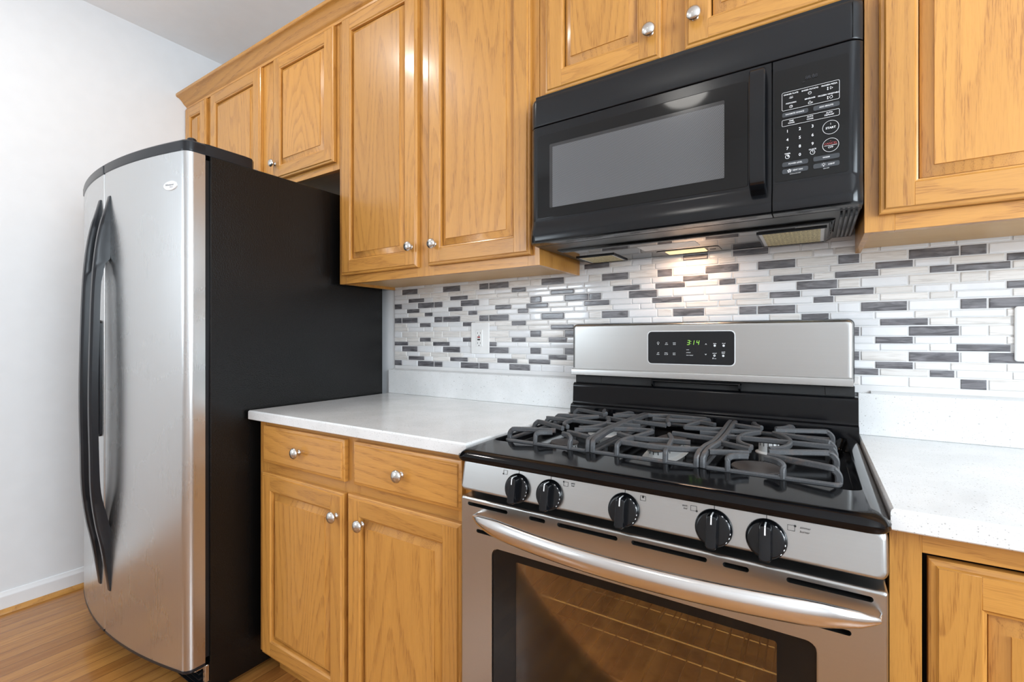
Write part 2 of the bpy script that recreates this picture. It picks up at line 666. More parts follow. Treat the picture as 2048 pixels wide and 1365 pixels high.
# ================================================================== ROOM
b = MB(); b.box(XL - .1, XR + .1, YF - .1, .1, -.08, 0)
solo('floor', b, [FLOOR], 'glossy strip oak floor of orange-brown boards', 'floor', 'structure')
b = MB(); b.box(XL - .1, XR + .1, YF - .1, .1, H, H + .1)
solo('ceiling', b, [CEIL], 'plain white flat ceiling above the oak cabinets', 'ceiling', 'structure')
b = MB(); b.box(XL, XR, 0, .1, 0, H)
solo('wall_back', b, [PAINT], 'white painted wall behind the cabinets and range', 'wall', 'structure')
b = MB(); b.box(XL - .1, XL, YF, .1, 0, H)
solo('wall_left', b, [PAINT], 'bare white wall to the left of the refrigerator', 'wall', 'structure')


def holed(axis, c0, c1, a0, a1, ha0, ha1, hz0, hz1):
    m = MB()
    for (p, q, z0, z1) in ((a0, ha0, 0, H), (ha1, a1, 0, H), (ha0, ha1, 0, hz0), (ha0, ha1, hz1, H)):
        if axis == 'y': m.box(p, q, c0, c1, z0, z1)
        else: m.box(c0, c1, p, q, z0, z1)
    return m


solo('wall_front', holed('y', YF - .1, YF, XL, XR, -2.11, -1.41, 1.17, 2.27), [PAINT], 'white wall with a window facing the refrigerator', 'wall', 'structure')
solo('wall_right', holed('x', XR, XR + .1, YF, .1, -2.62, -.88, 1.05, 2.25), [PAINT], 'white wall with a window at the end of the right counter', 'wall', 'structure')


def win_frame(axis, c0, c1, a0, a1, z0, z1):
    m = MB()
    t = .05
    def bx(p, q, r, s_):
        if axis == 'y': m.box(p, q, c0, c1, r, s_, 0, .004)
        else: m.box(c0, c1, p, q, r, s_, 0, .004)
    bx(a0, a0 + t, z0, z1); bx(a1 - t, a1, z0, z1)
    bx(a0 + t, a1 - t, z0, z0 + t); bx(a0 + t, a1 - t, z1 - t, z1)
    bx((a0 + a1) / 2 - .025, (a0 + a1) / 2 + .025, z0 + t, z1 - t)
    return m


solo('window_1', win_frame('y', YF - .099, YF - .05, -2.109, -1.411, 1.171, 2.269), [TRIMW], 'white framed window facing the refrigerator', 'window', 'structure')
solo('window_2', win_frame('x', XR + .05, XR + .099, -2.619, -.881, 1.051, 2.249), [TRIMW], 'white framed window at the end of the right counter', 'window', 'structure')

# baseboard with moulded top, and stained shoe moulding
b = MB()
b.prism([(XL, 0.0), (XL + .013, 0.0), (XL + .013, .066), (XL + .010, .072), (XL + .007, .078), (XL + .005, .086), (XL, .088)], 'y', YF, -.001)
solo('baseboard_left', b, [TRIMW], 'white moulded baseboard along the left wall', 'baseboard', 'structure')
b = MB()
b.prism([(XL + .013, 0.0), (XL + .030, 0.0), (XL + .029, .006), (XL + .024, .013), (XL + .013, .018)], 'y', YF, -.001)
solo('trim_1', b, [oak('oak_shoe', True)], 'stained wood shoe moulding at the foot of the left baseboard', 'trim', 'structure')

# ================================================================== CABINETRY
YD = -.310   # wall-cabinet door face
YFR = -.290  # wall-cabinet face frame


def door_mb(x0, x1, z0, z1, yf, st=.054, th=.019):
    """raised-panel door: moulded outer edge, two stiles, two rails, bevelled centre panel; slots 0 = vertical grain, 1 = horizontal"""
    m = MB()
    yb = yf + th
    def rect(i, y): return [(x0 + i, y, z0 + i), (x1 - i, y, z0 + i), (x1 - i, y, z1 - i), (x0 + i, y, z1 - i)]
    L = [rect(0, yb), rect(0, yf + .0065), rect(.0025, yf + .0045), (rect(.0075, yf + .0035)), rect(.0090, yf + .0006), rect(.0096, yf)]
    for i in range(len(L) - 1):
        for k in range(4):
            k2 = (k + 1) % 4
            m.add([L[i][k], L[i][k2], L[i + 1][k2], L[i + 1][k]], [(0, 1, 2, 3)], 1 if k in (0, 2) else 0)
    # weld outer moulding visually: back face
    m.add(rect(0, yb), [(0, 1, 2, 3)], 0)
    e = .0096
    d = yf + .0172
    for xa, xb in ((x0 + e, x0 + st), (x1 - st, x1 - e)):
        m.box(xa, xb, yf, d, z0 + e, z1 - e, 0, .0006)
    for za, zb in ((z0 + e, z0 + st), (z1 - st, z1 - e)):
        m.box(x0 + st, x1 - st, yf, d, za, zb, 1, .0006)
    # sticking (small ovolo) around the opening
    a0, a1, c0, c1 = x0 + st, x1 - st, z0 + st, z1 - st
    def ir(i, y): return [(a0 + i, y, c0 + i), (a1 - i, y, c0 + i), (a1 - i, y, c1 - i), (a0 + i, y, c1 - i)]
    S = [ir(0, yf + .0004), ir(.0025, yf + .0030), ir(.0055, yf + .0042), ir(.0060, yf + .0168)]
    for i in range(3):
        for k in range(4):
            k2 = (k + 1) % 4
            m.add([S[i][k], S[i][k2], S[i + 1][k2], S[i + 1][k]], [(0, 1, 2, 3)], 1 if k in (0, 2) else 0)
    bw = .032
    m.loft([ir(.0045, yf + .0168), ir(.0082, yf + .0168), ir(.0086, yf + .0128), ir(bw - .0040, yf + .0034), ir(bw - .0036, yf + .0010), ir(bw, yf + .0010)], 0, True, True)
    return m


def drawer_mb(x0, x1, z0, z1, yf, th=.019):
    m = MB()
    def rect(i, y): return [(x0 + i, y, z0 + i), (x1 - i, y, z0 + i), (x1 - i, y, z1 - i), (x0 + i, y, z1 - i)]
    m.loft([rect(0, yf + th), rect(0, yf + .0065), rect(.0025, yf + .0045), rect(.0085, yf + .0035), rect(.0100, yf + .0006), rect(.011, yf)], 1)
    return m


KN = MB()
KN.lathe([(.0001, 0), (.0085, 0), (.0085, -.002), (.0062, -.004), (.0052, -.009), (.0062, -.0125), (.0105, -.0150), (.0155, -.0170), (.0168, -.0195),
          (.0160, -.0225), (.0125, -.0255), (.0070, -.0275), (.0001, -.0283)], (0, 0, 0), 'y', 28)
KNOB = KN.mesh('knob', [NICKEL])


def knob(parent, x, yf, z):
    o = part('knob', KNOB, None, parent, (x, yf, z))
    return o


def cab_door(root, x0, x1, z0, z1, yf, kx=None, kz=None):
    d = part('door', door_mb(x0, x1, z0, z1, yf), [OAK_V, OAK_H], root)
    if kx is not None: knob(d, kx, yf, kz)
    return d


def wall_cab(label, x0, x1, z0, z1, stiles, doors, top_rail=.045, bot_rail=.032, shelf_up=.012):
    r = thing('wall_cabinet', label, 'cabinet', ((x0 + x1) / 2, 0, z0), 'oak wall cabinets')
    m = MB()
    t = .012
    m.box(x0 + .0008, x0 + t, YFR + .019, -.009, z0 + .001, z1, 0)
    m.box(x1 - t, x1 - .0008, YFR + .019, -.009, z0 + .001, z1, 0)
    m.box(x0 + t, x1 - t, YFR + .019, -.009, z1 - t, z1, 0)
    m.box(x0 + t, x1 - t, -.014, -.009, z0 + shelf_up + t, z1 - t, 0)
    part('carcass', m, [OAK_V], r)
    m = MB(); m.box(x0 + t, x1 - t, YFR + .019, -.0095, z0 + shelf_up, z0 + shelf_up + t)
    part('bottom_panel', m, [BIRCH], r, label='pale birch underside')
    m = MB()
    for a, c in stiles: m.box(a, c, YFR, YFR + .019, z0, z1, 0, .0005)
    xs = sorted(stiles)
    for i in range(len(xs) - 1):
        m.box(xs[i][1], xs[i + 1][0], YFR, YFR + .019, z0, z0 + bot_rail, 1, .0005)
        m.box(xs[i][1], xs[i + 1][0], YFR, YFR + .019, z1 - top_rail, z1, 1, .0005)
    part('face_frame', m, [OAK_V, OAK_H], r)
    for d in doors: cab_door(r, *d)
    return r


ZT = 2.425
DT = 2.405
wall_cab('tall oak wall cabinet with two doors between refrigerator and microwave', -.912, -.001, 1.372, ZT,
         [(-.912, -.868), (-.490, -.412), (-.040, -.001)],
         [(-.884, -.477, 1.404, DT, YD, -.500, 1.474), (-.427, -.024, 1.404, DT, YD, -.392, 1.472)])
wall_cab('oak wall cabinet above the black microwave', .001, .761, 1.852, ZT,
         [(.001, .040), (.335, .428), (.722, .761)],
         [(.026, .354, 1.857, DT, YD, .330, 1.924), (.412, .738, 1.857, DT, YD, .437, 1.924)], bot_rail=.02)
wall_cab('oak wall cabinet above the right counter', .763, 1.680, 1.372, ZT,
         [(.763, .812), (1.19, 1.25), (1.641, 1.680)],
         [(.786, 1.205, 1.404, DT, YD, 1.170, 1.474), (1.235, 1.655, 1.404, DT, YD, 1.27, 1.474)])
wall_cab('short oak wall cabinet with two doors over the refrigerator', -1.953, -.914, 1.832, ZT,
         [(-1.953, -1.905), (-1.475, -1.340), (-.955, -.914)],
         [(-1.925, -1.460, 1.862, DT, YD, -1.492, 1.930), (-1.357, -.932, 1.862, DT, YD, -1.334, 1.930)], bot_rail=.04, top_rail=.03)
wall_cab('narrow oak wall cabinet in the corner by the left wall', XL + .002, -1.955, 1.832, ZT,
         [(XL + .002, XL + .03), (-1.985, -1.955)],
         [(XL + .006, -1.972, 1.862, DT, YD, -1.99, 1.930)], bot_rail=.04, top_rail=.03)

# crown moulding, one run from wall to wall
b = MB()
b.prism([(YFR, 2.408), (-.297, 2.408), (-.299, 2.418), (-.304, 2.422), (-.312, 2.428), (-.322, 2.442), (-.334, 2.452), (-.346, 2.456), (-.350, 2.460), (-.350, 2.472), (YFR, 2.472)],
        'x', XL + .001, 1.70)
solo('trim_2', b, [OAK_H], 'oak crown moulding along the top of the wall cabinets', 'crown moulding', 'structure')

# ---- base cabinets
YB = -.612
YBD = -.632
r = thing('base_cabinet', 'oak base cabinet with two drawers and two doors left of the range', 'cabinet', (-.452, -.3, 0), 'oak base cabinets')
m = MB()
m.box(-.905, -.890, YB + .019, -.012, .10, .882)
m.box(-.017, -.002, YB + .019, -.012, .10, .882)
m.box(-.890, -.017, YB + .019, -.012, .10, .115)
m.box(-.890, -.017, -.020, -.012, .115, .882)
part('carcass', m, [OAK_V], r)
m = MB()
for a, c in ((-.905, -.855), (-.465, -.395), (-.042, -.002)): m.box(a, c, YB, YB + .019, .10, .882, 0, .0005)
for a, c in ((-.855, -.465), (-.395, -.042)):
    for z0, z1 in ((.10, .13), (.705, .765), (.855, .882)): m.box(a, c, YB, YB + .019, z0, z1, 1, .0005)
part('face_frame', m, [OAK_V, OAK_H], r)
m = MB(); m.box(-.904, -.003, -.545, -.530, .0, .10, 0)
part('toe_kick', m, [OAK_H], r)
for x0, x1 in ((-.862, -.446), (-.407, -.020)):
    d = part('drawer', drawer_mb(x0, x1, .748, .868, YBD), [OAK_V, OAK_H], r)
    knob(d, (x0 + x1) / 2, YBD, .806)
cab_door(r, -.870, -.449, .112, .714, YBD, -.475, .648)
cab_door(r, -.432, -.021, .112, .718, YBD, -.363, .647)

r = thing('base_cabinet', 'oak base cabinet right of the range with an inset door in a dark gap', 'cabinet', (1.27, -.3, 0), 'oak base cabinets')
m = MB()
m.box(.770, .785, YB + .019, -.012, .10, .882)
m.box(1.665, 1.680, YB + .019, -.012, .10, .882)
m.box(.785, 1.665, YB + .019, -.012, .10, .115)
m.box(.785, 1.665, -.020, -.012, .115, .882)
part('carcass', m, [OAK_V], r)
m = MB()
for a, c in ((.770, .8065), (1.245, 1.285), (1.64, 1.680)): m.box(a, c, YB, YB + .019, .10, .882, 0, .0005)
for a, c in ((.8065, 1.245), (1.285, 1.64)):
    for z0, z1 in ((.10, .13), (.850, .882)): m.box(a, c, YB, YB + .019, z0, z1, 1, .0005)
part('face_frame', m, [OAK_V, OAK_H], r)
m = MB(); m.box(.786, 1.664, YB + .060, YB + .064, .116, .881)  # black sheet added to paint the shade seen through the door gap
part('gap_shade_sheet', m, [BLACK_MATTE], r, label='black sheet standing in for shade behind the door gap')
m = MB(); m.box(.771, 1.679, -.545, -.530, .0, .10, 0)
part('toe_kick', m, [OAK_H], r)
cab_door(r, .8140, 1.240, .135, .8430, YB - .004)
cab_door(r, 1.290, 1.635, .135, .8430, YB - .004)


# ---- countertops with upstand
def counter(label, x0, x1):
    r = thing('countertop', label, 'countertop', ((x0 + x1) / 2, -.3, .884), 'white quartz countertops')
    m = MB()
    def rect(i, z): return [(x0 + i, -.641 + i, z), (x1 - i, -.641 + i, z), (x1 - i, -.001, z), (x0 + i, -.001, z)]
    m.loft([rect(.002, .8835), rect(.0, .8855), rect(0, .909), rect(.0012, .9118), rect(.004, .914)])
    part('slab', m, [QUARTZ], r)
    m = MB(); m.box(x0 + .001, x1, -.021, -.001, .9142, 1.0185, 0, .0012)
    part('upstand', m, [QUARTZ], r)
    m = MB(); m.prism([(-.0205, 1.0186), (-.018, 1.0215), (-.008, 1.0245), (-.001, 1.025), (-.001, 1.0186)], 'x', x0 + .027, x1 - .002)
    part('caulk_bead', m, [CAULK], r)
    return r


counter('white speckled quartz countertop between refrigerator and range', -.930, .0035)
counter('white speckled quartz countertop to the right of the range', .7685, 1.70)

# ================================================================== MOSAIC BACKSPLASH
DARK = """1.399 .525 1.399 .06 1.398 .376 1.361 .985 1.361 .913 1.361 .751 1.361 -.576 1.361 -.813 1.361 .587 1.361 .448 1.361 .285 1.361 .122
1.361 -.108 1.361 -.34 1.361 -.411 1.34 .843 1.34 1.063 1.338 .376 1.338 -.249 1.322 1.002 1.322 .93 1.322 .78 1.322 -.069 1.322 .302 1.322 -.537
1.322 -.773 1.322 .627 1.322 .464 1.322 .161 1.299 -.72 1.299 -.016 1.299 -.483 1.299 -.646 1.299 -.883 1.299 .681 1.299 .213 1.299 .053 1.299 -.177
1.299 .518 1.276 .77 1.276 1.063 1.276 .609 1.276 .292 1.276 .06 1.276 -.17 1.276 -.318 1.276 -.552 1.276 -.79 1.258 .696 1.258 -.232 1.258 -.465
1.258 -.703 1.236 1.057 1.236 .986 1.236 .82 1.236 -.108 1.236 .587 1.236 .517 1.236 .348 1.236 .122 1.236 -.34 1.236 -.41 1.236 -.574 1.236 -.645
1.236 -.813 1.236 -.883 1.214 .68 1.214 -.249 1.214 -.488 1.214 -.72 1.197 .86 1.197 -.07 1.175 .914 1.175 .76 1.175 -.016 1.175 -.177 1.152 .845
1.152 -.085 1.152 -.249 1.152 -.488 1.152 -.72 1.135 1.004 1.135 -.385 1.135 -.628 1.135 -.86 1.113 1.047 1.113 .915 1.113 .76 1.113 -.016 1.113 -.177
1.113 -.355 1.113 -.574 1.113 -.813 1.09 .845 1.09 -.085 1.073 1.072 1.073 .93 1.073 .78 1.073 -.16 1.073 -.3 1.073 -.535 1.073 -.773 1.05 .99
1.05 -.247 1.05 -.41 1.05 -.482 1.05 -.645 1.05 -.72 1.05 -.883"""
dk = [float(x) for x in DARK.split()]
dk = list(zip(dk[0::2], dk[1::2]))
S = [-1.139, -.905, -.668, -.4325, -.199, .032, .264, .496, .729, .963, 1.196, 1.429, 1.662]


def sx(u):
    i = math.floor(u)
    i = max(0, min(len(S) - 2, i))
    return S[i] + (S[i + 1] - S[i]) * (u - i)


rows = []
zc = {0: 1.3608, 1: 1.3388, 2: 1.3212}
for k in range(-1, 6):
    for kind in (0, 1, 2):
        z = zc[kind] - k * .06225
        if 1.03 < z < 1.42: rows.append((z, kind))
P = .2335
segs = {0: [(0, .0435), (.0475, .1370), (.1410, .2305)], 1: [(.152, .2125), (.2165, .306), (.310, .3815)], 2: [(.086, .1755), (.1795, .2225), (.2265, .3155)]}
hh = {0: .0113, 1: .0082, 2: .0080}
b = MB()
x_min, x_max = -.9045, 1.69
for z, kind in rows:
    for k in range(-1, len(S) - 1):
        for a, c in segs[kind]:
            x0, x1 = sx(k + a / P), sx(k + c / P)
            if k + a / P < 0: continue
            x0, x1 = max(x0, x_min), min(x1, x_max)
            if x1 - x0 < .008: continue
            cx = (x0 + x1) / 2
            isd = any(abs(z - dz) < .0065 and abs(cx - dx) < .020 for dz, dx in dk)
            if not isd and (cx > 1.09 and random.random() < .22): isd = True
            mat = 0 if isd else (1 if random.random() < .46 else 2)
            h = hh[kind]
            n = 3
            def rect(i, y): return [(x0 + i, y, z - h + i), (x1 - i, y, z - h + i), (x1 - i, y, z + h - i), (x0 + i, y, z + h - i)]
            b.loft([rect(0, -.0050), rect(.0002, -.0066), rect(.0011, -.0076), rect(.0030, -.0080)], mat, False, True)
b.box(x_min - .0005, x_max, -.0055, -.0004, 1.0186, 1.424, 3)
solo('mosaic_backsplash', b, [T_DARK, T_MARB, T_GLASS, GROUT], 'grey and white mosaic strip tile splashback on the wall behind the range', 'backsplash')

# ================================================================== OUTLET + SWITCH
r = thing('electrical_outlet', 'white wall outlet with red and black buttons left of the range', 'outlet', (-.426, -.008, 1.098))
m = MB(); m.loft([xz(rr(-.470, -.382, 1.097, 1.2205, .006), -.0079), xz(rr(-.470, -.382, 1.097, 1.2205, .006), -.0105), xz(rr(-.467, -.385, 1.100, 1.2175, .005), -.0130)])
part('cover_plate', m, [WHITE_PLASTIC], r)
m = MB(); m.loft([xz(rr(-.4425, -.4120, 1.1255, 1.1915, .002), -.0128), xz(rr(-.4425, -.4120, 1.1255, 1.1915, .002), -.0142), xz(rr(-.4417, -.4128, 1.1263, 1.1907, .002), -.0150)])
for zz in (1.178, 1.139):
    for xx in (-.4345, -.4215): m.box(xx - .0009, xx + .0009, -.0153, -.0148, zz - .0035, zz + .0035, 1)
    m.lathe([(.0022, 0), (.0022, -.0005)], (-.428, -.0149, zz - .0095), 'y', 10, 1)
part('receptacle', m, [WHITE_PLASTIC, BLACK_INK], r)
m = MB(); m.box(-.4345, -.4225, -.0170, -.0149, 1.1595, 1.1650, 0, .0005)
part('reset_button', m, [RED_INK], r, label='red button')
m = MB(); m.box(-.4345, -.4225, -.0170, -.0149, 1.1500, 1.1555, 0, .0005)
part('test_button', m, [BLACK_INK], r, label='black button')
for zz in (1.2085, 1.108):
    m = MB(); m.lathe([(.0028, 0), (.0028, -.0006), (.0018, -.0010)], (-.4272, -.0129, zz), 'y', 12)
    part('plate_screw', m, [WHITE_PLASTIC], r)

r = thing('light_switch', 'white switch plate on the tiles above the right counter', 'light switch', (1.10, -.008, 1.106))
m = MB(); m.loft([xz(rr(1.050, 1.166, 1.105, 1.227, .006), -.0079), xz(rr(1.050, 1.166, 1.105, 1.227, .006), -.0110), xz(rr(1.054, 1.162, 1.109, 1.223, .005), -.0140)])
part('cover_plate', m, [WHITE_PLASTIC], r)
for xc in (1.085, 1.131):
    m = MB(); m.prism([(-.0139, 1.133), (-.0160, 1.133), (-.0148, 1.166), (-.0185, 1.199), (-.0139, 1.199)], 'x', xc - .0165, xc + .0165)
    part('rocker', m, [WHITE_PLASTIC], r)

# ================================================================== REFRIGERATOR
FX0, FX1 = -1.860, -.945
FC = (FX0 + FX1) / 2
r = thing('refrigerator', 'stainless side by side refrigerator with black sides and curved doors', 'refrigerator', (FC, -.4, 0))
m = MB()
m.box(FX0, FX1, -.752, -.040, .022, 1.740, 0, .003)
part('cabinet_body', m, [BLACK_SIDE], r)
SPL = -1.432
m = MB()
m.box(FX0 + .012, SPL - .006, -.7665, -.7515, .14, 1.725)
m.box(SPL + .006, FX1 - .008, -.7665, -.7515, .14, 1.725)
part('door_gasket', m, [BLACK], r)


def front(x): return -.8765 + .0585 * ((x - FC) / .4575) ** 2


def door_outline(x0, x1, rl, rrt, grow=0.0, y_back=-.766):
    """plan outline of a bowed fridge door; rl / rrt = corner radius left / right"""
    pts = [(x0 - grow, y_back), ]
    n = 14
    def corner(cx, cy, r_, a0, a1):
        return [(cx + (r_ + grow) * cos(radians(a0 + (a1 - a0) * k / 6)), cy + (r_ + grow) * sin(radians(a0 + (a1 - a0) * k / 6))) for k in range(7)]
    xs0, xs1 = x0 + rl, x1 - rrt
    pts += corner(xs0, front(xs0) + rl, rl, 180, 270)
    for k in range(1, n):
        x = xs0 + (xs1 - xs0) * k / n
        pts.append((x, front(x) - grow))
    pts += corner(xs1, front(xs1) + rrt, rrt, 270, 360)
    pts.append((x1 + grow, y_back))
    return pts


HA = [(-.878, 1.6520), (-.890, 1.600), (-.902, 1.5520), (-.9145, 1.470), (-.9235, 1.357), (-.9290, 1.200), (-.9330, .958), (-.9300, .760), (-.9270, .632), (-.9150, .520), (-.9020, .447), (-.888, .350), (-.8785, .280)]


def handle_mb(xc, face, flip):
    """bowed black handle in the y-z plane: slim bar with long wedge feet on the door"""
    m = MB()
    o = smooth([(0, y, z) for y, z in HA], 4)
    outer = [(p[1], p[2]) for p in o]
    inner_pts = [(face, 1.6515), (face, 1.545), (face, 1.440), (face - .014, 1.418), (-.8960, 1.380), (-.9020, 1.340), (-.9055, 1.200), (-.9100, .958), (-.9070, .740), (-.9020, .630), (-.8860, .545), (face - .004, .512), (face, .490), (face, .390), (face, .2805)]
    ii = smooth([(0, y, z) for y, z in inner_pts], 4)
    # resample the inner edge to the outer's count
    def resample(P, n):
        d = [0]
        for i in range(1, len(P)): d.append(d[-1] + sqrt((P[i][1] - P[i - 1][1]) ** 2 + (P[i][2] - P[i - 1][2]) ** 2))
        out = []
        for k in range(n):
            t = d[-1] * k / (n - 1)
            j = max(i for i in range(len(d)) if d[i] <= t + 1e-9)
            j = min(j, len(P) - 2)
            f = (t - d[j]) / max(1e-9, d[j + 1] - d[j])
            out.append((P[j][1] + (P[j + 1][1] - P[j][1]) * f, P[j][2] + (P[j + 1][2] - P[j][2]) * f))
        return out
    N = 64
    A, B = resample(o, N), resample(ii, N)
    w_ = .0125
    L = []
    for (ya, za), (yb, zb) in zip(A, B):
        q = .25
        ym, zm = ya + (yb - ya) * q, za + (zb - za) * q
        L.append([(xc + w_, yb, zb), (xc + w_, ym, zm), (xc + w_ * .55, ya, za), (xc - w_ * .55, ya, za), (xc - w_, ym, zm), (xc - w_, yb, zb)])
    m.loft(L)
    return m


for nm, x0, x1, rl, rt in (('freezer_door', FX0 + .001, SPL - .003, .028, .006), ('fridge_door', SPL + .003, FX1 - .002, .006, .028)):
    m = MB()
    ol = door_outline(x0, x1, rl, rt)
    m.loft([xy(ol, .127), xy(ol, 1.738)])
    d = part(nm, m, [STEEL_V], r)
    m = MB()
    m.loft([xy(door_outline(x0, x1, rl, rt, .0005), 1.7382), xy(door_outline(x0, x1, rl, rt, .0025), 1.742), xy(door_outline(x0, x1, rl, rt, .0025), 1.768), xy(door_outline(x0, x1, rl, rt, -.004), 1.774)])
    part('top_cap', m, [CHARCOAL], d, label='dark grey plastic door cap')
    m = MB()
    m.loft([xy(door_outline(x0, x1, rl, rt, -.002), .116), xy(door_outline(x0, x1, rl, rt, .001), .119), xy(door_outline(x0, x1, rl, rt, .001), .1268)])
    part('bottom_cap', m, [CHARCOAL], d, label='dark grey plastic strip under the door')
    if nm == 'fridge_door':
        part('handle', handle_mb(-1.387, -.8758, 1), [CHARCOAL], d)
        m = MB()
        pts = ring(.0225, 40, 1.33, .66)
        cx, cz = -1.016, 1.6345
        yy = front(cx)
        def el(s_, dy): return [(cx + a * s_, front(cx + a * s_) - dy, cz + b_ * s_) for a, b_ in pts]
        m.loft([el(1, -.002), el(1, .0014), el(.93, .0026), el(.88, .0022)])
        m2 = MB()
        m2.text('Whirlpool', cx - .002, 0, cz + .0025, .0062, 0, 'CENTER', .25)
        m2.text('GOLD', cx + .006, 0, cz - .0050, .0035, 0, 'CENTER', .1)
        m2.v = [(x, front(x) - .0025, z) for x, y, z in m2.v]
        bd = part('badge', m, [SILVER], d, label='oval silver badge')
        part('badge_lettering', m2, [GREY_INK], bd)
    else:
        part('handle', handle_mb(-1.477, -.8740, -1), [CHARCOAL], d)
        m = MB()
        def dl(x0_, x1_, z0, z1, rd, off): return [(a, front(a) - off, c_) for a, c_ in rr(x0_, x1_, z0, z1, rd)]
        m.loft([dl(-1.745, -1.462, .806, 1.222, .012, -.004), dl(-1.745, -1.462, .806, 1.222, .012, .005), dl(-1.740, -1.467, .811, 1.217, .010, .009),
                dl(-1.722, -1.484, .826, 1.202, .008, .009), dl(-1.720, -1.486, .828, 1.200, .008, .003)], [0, 0, 0, 1], True, True)
        part('water_dispenser', m, [CHARCOAL, BLACK_MATTE], d)

m = MB()
pl = [(-1.030, -.798), (-.962, -.790), (-.950, -.760), (-.949, -.640), (-.953, -.615), (-.968, -.602), (-1.030, -.602)]
m.loft([xy(pl, 1.7402), xy(pl, 1.772), xy([(x * .98 - .02, y * .985 - .0105) for x, y in pl], 1.776)])
m.lathe([(.013, 0), (.013, .010), (.010, .013), (.0001, .013)], (-.976, -.792, 1.7745), 'z', 18)
part('hinge_cover', m, [CHARCOAL], r, label='black plastic hinge cover')
m = MB()
m.box(FX0 + .01, FX1 - .012, -.745, -.7525, .02, .108)
for k in range(5):
    z = .028 + k * .017
    m.prism([(-.745, z), (-.772, z + .001), (-.774, z + .006), (-.745, z + .012)], 'x', FX0 + .012, FX1 - .03)
part('base_grille', m, [BLACK], r)
m = MB()
m.box(-1.010, -.952, -.795, -.752, .1085, .1155, 0, .002)
m.box(-.966, -.950, -.765, -.752, .060, .1155, 0, .002)
part('lower_hinge', m, [NICKEL], r, label='worn silver hinge bracket')
for xx in (FX0 + .06, FX1 - .06):
    for yy in (-.68, -.12):
        m = MB(); m.lathe([(.018, 0), (.018, .022)], (xx, yy, 0), 'z', 14)
        part('levelling_foot', m, [BLACK_MATTE], r)

# ================================================================== MICROWAVE
r = thing('microwave_oven', 'black over the range microwave hung under the oak cabinet', 'microwave', (.382, -.18, 1.41))
m = MB()
m.box(.006, .757, -.325, -.009, 1.418, 1.846, 0, .002)
part('case', m, [BLACK], r)
m = MB()  # underside pan
def pr(i, z): return [(.036 + i, -.250 + i, z), (.716 - i, -.250 + i, z), (.716 - i, -.014, z), (.036 + i, -.014, z)]
m.loft([pr(0, 1.4178), pr(.006, 1.413), pr(.014, 1.4105)])
pan = part('underside_pan', m, [GLASS_BLACK], r)
for x0, x1, y0, y1 in ((.052, .168, -.140, -.026), (.562, .697, -.205, -.030)):
    m = MB()
    m.box(x0, x1, y0, y1, 1.4085, 1.4104, 1)
    m.box(x0 + .008, x1 - .008, y0 + .006, y1 - .006, 1.4074, 1.4088, 0)
    m.box(x0 - .004, x0, y0 - .004, y1 + .004, 1.4070, 1.4104, 2)
    m.box(x1, x1 + .004, y0 - .004, y1 + .004, 1.4070, 1.4104, 2)
    m.box(x0, x1, y1, y1 + .004, 1.4070, 1.4104, 2)
    m.box(x0, x1, y0 - .004, y0, 1.4070, 1.4104, 2)
    part('grease_filter', m, [FILTER, ALU, BLACK], pan, label='gold wire grease filter in an aluminium frame')
m = MB()
m.loft([xy(rr(.285, .455, -.105, -.030, .010), 1.4104), xy(rr(.285, .455, -.105, -.030, .010), 1.4092)], 0)
m.box(.428, .443, -.072, -.064, 1.4086, 1.4093, 1)
lampcov = part('lamp_cover', m, [BLACK_GLOSS, BLACK_MATTE], pan)
m = MB()
m.loft([xy(rr(.310, .418, -.098, -.046, .004), 1.4091), xy(rr(.310, .418, -.098, -.046, .004), 1.4082)], 0)
part('lamp_lens', m, [LAMP_LENS], pan, label='glowing warm cooktop lamp lens')
m = MB()  # thin light grey plate under the pan
m.loft([xy(rr(.262, .415, -.205, -.135, .003), 1.4104), xy(rr(.262, .415, -.205, -.135, .003), 1.4098)], 0)
part('underside_plate', m, [ALU], pan, label='light grey plate')
m = MB()
for k in range(4):
    x = .722 + k * .0085
    m.prism([(-.315, 1.4178), (-.300, 1.4085), (-.070, 1.4085), (-.060, 1.4178)], 'x', x, x + .004)
part('side_louvres', m, [BLACK_GLOSS], pan)

def mwx(x): return -.3600 + .014 * max(0, (abs(x - .3825) - .352) / .0225) ** 2  # slight wrap at the two ends
GX = [.0080 + .0225 * k / 8 for k in range(9)] + [.0305 + .704 * k / 10 for k in range(1, 11)] + [.7345 + .0225 * k / 8 for k in range(1, 9)]
m = MB()
def gl(z, dy): return [(x, mwx(x) + dy, z) for x in GX]
def strip(m, prof, xs, mat=0):
    L = []
    for x in xs:
        L.append([(x, mwx(x) + dy, z) for dy, z in prof])
    m.loft(L, mat)
strip(m, [(.036, 1.7425), (.002, 1.7425), (0, 1.745), (-.001, 1.775), (0, 1.808), (.0015, 1.816), (.0045, 1.8195), (.036, 1.8215)], GX)
m.box(.7405, .7412, -.3612, -.340, 1.745, 1.815, 1)
part('vent_panel', m, [BLACK, BLACK_MATTE], r)

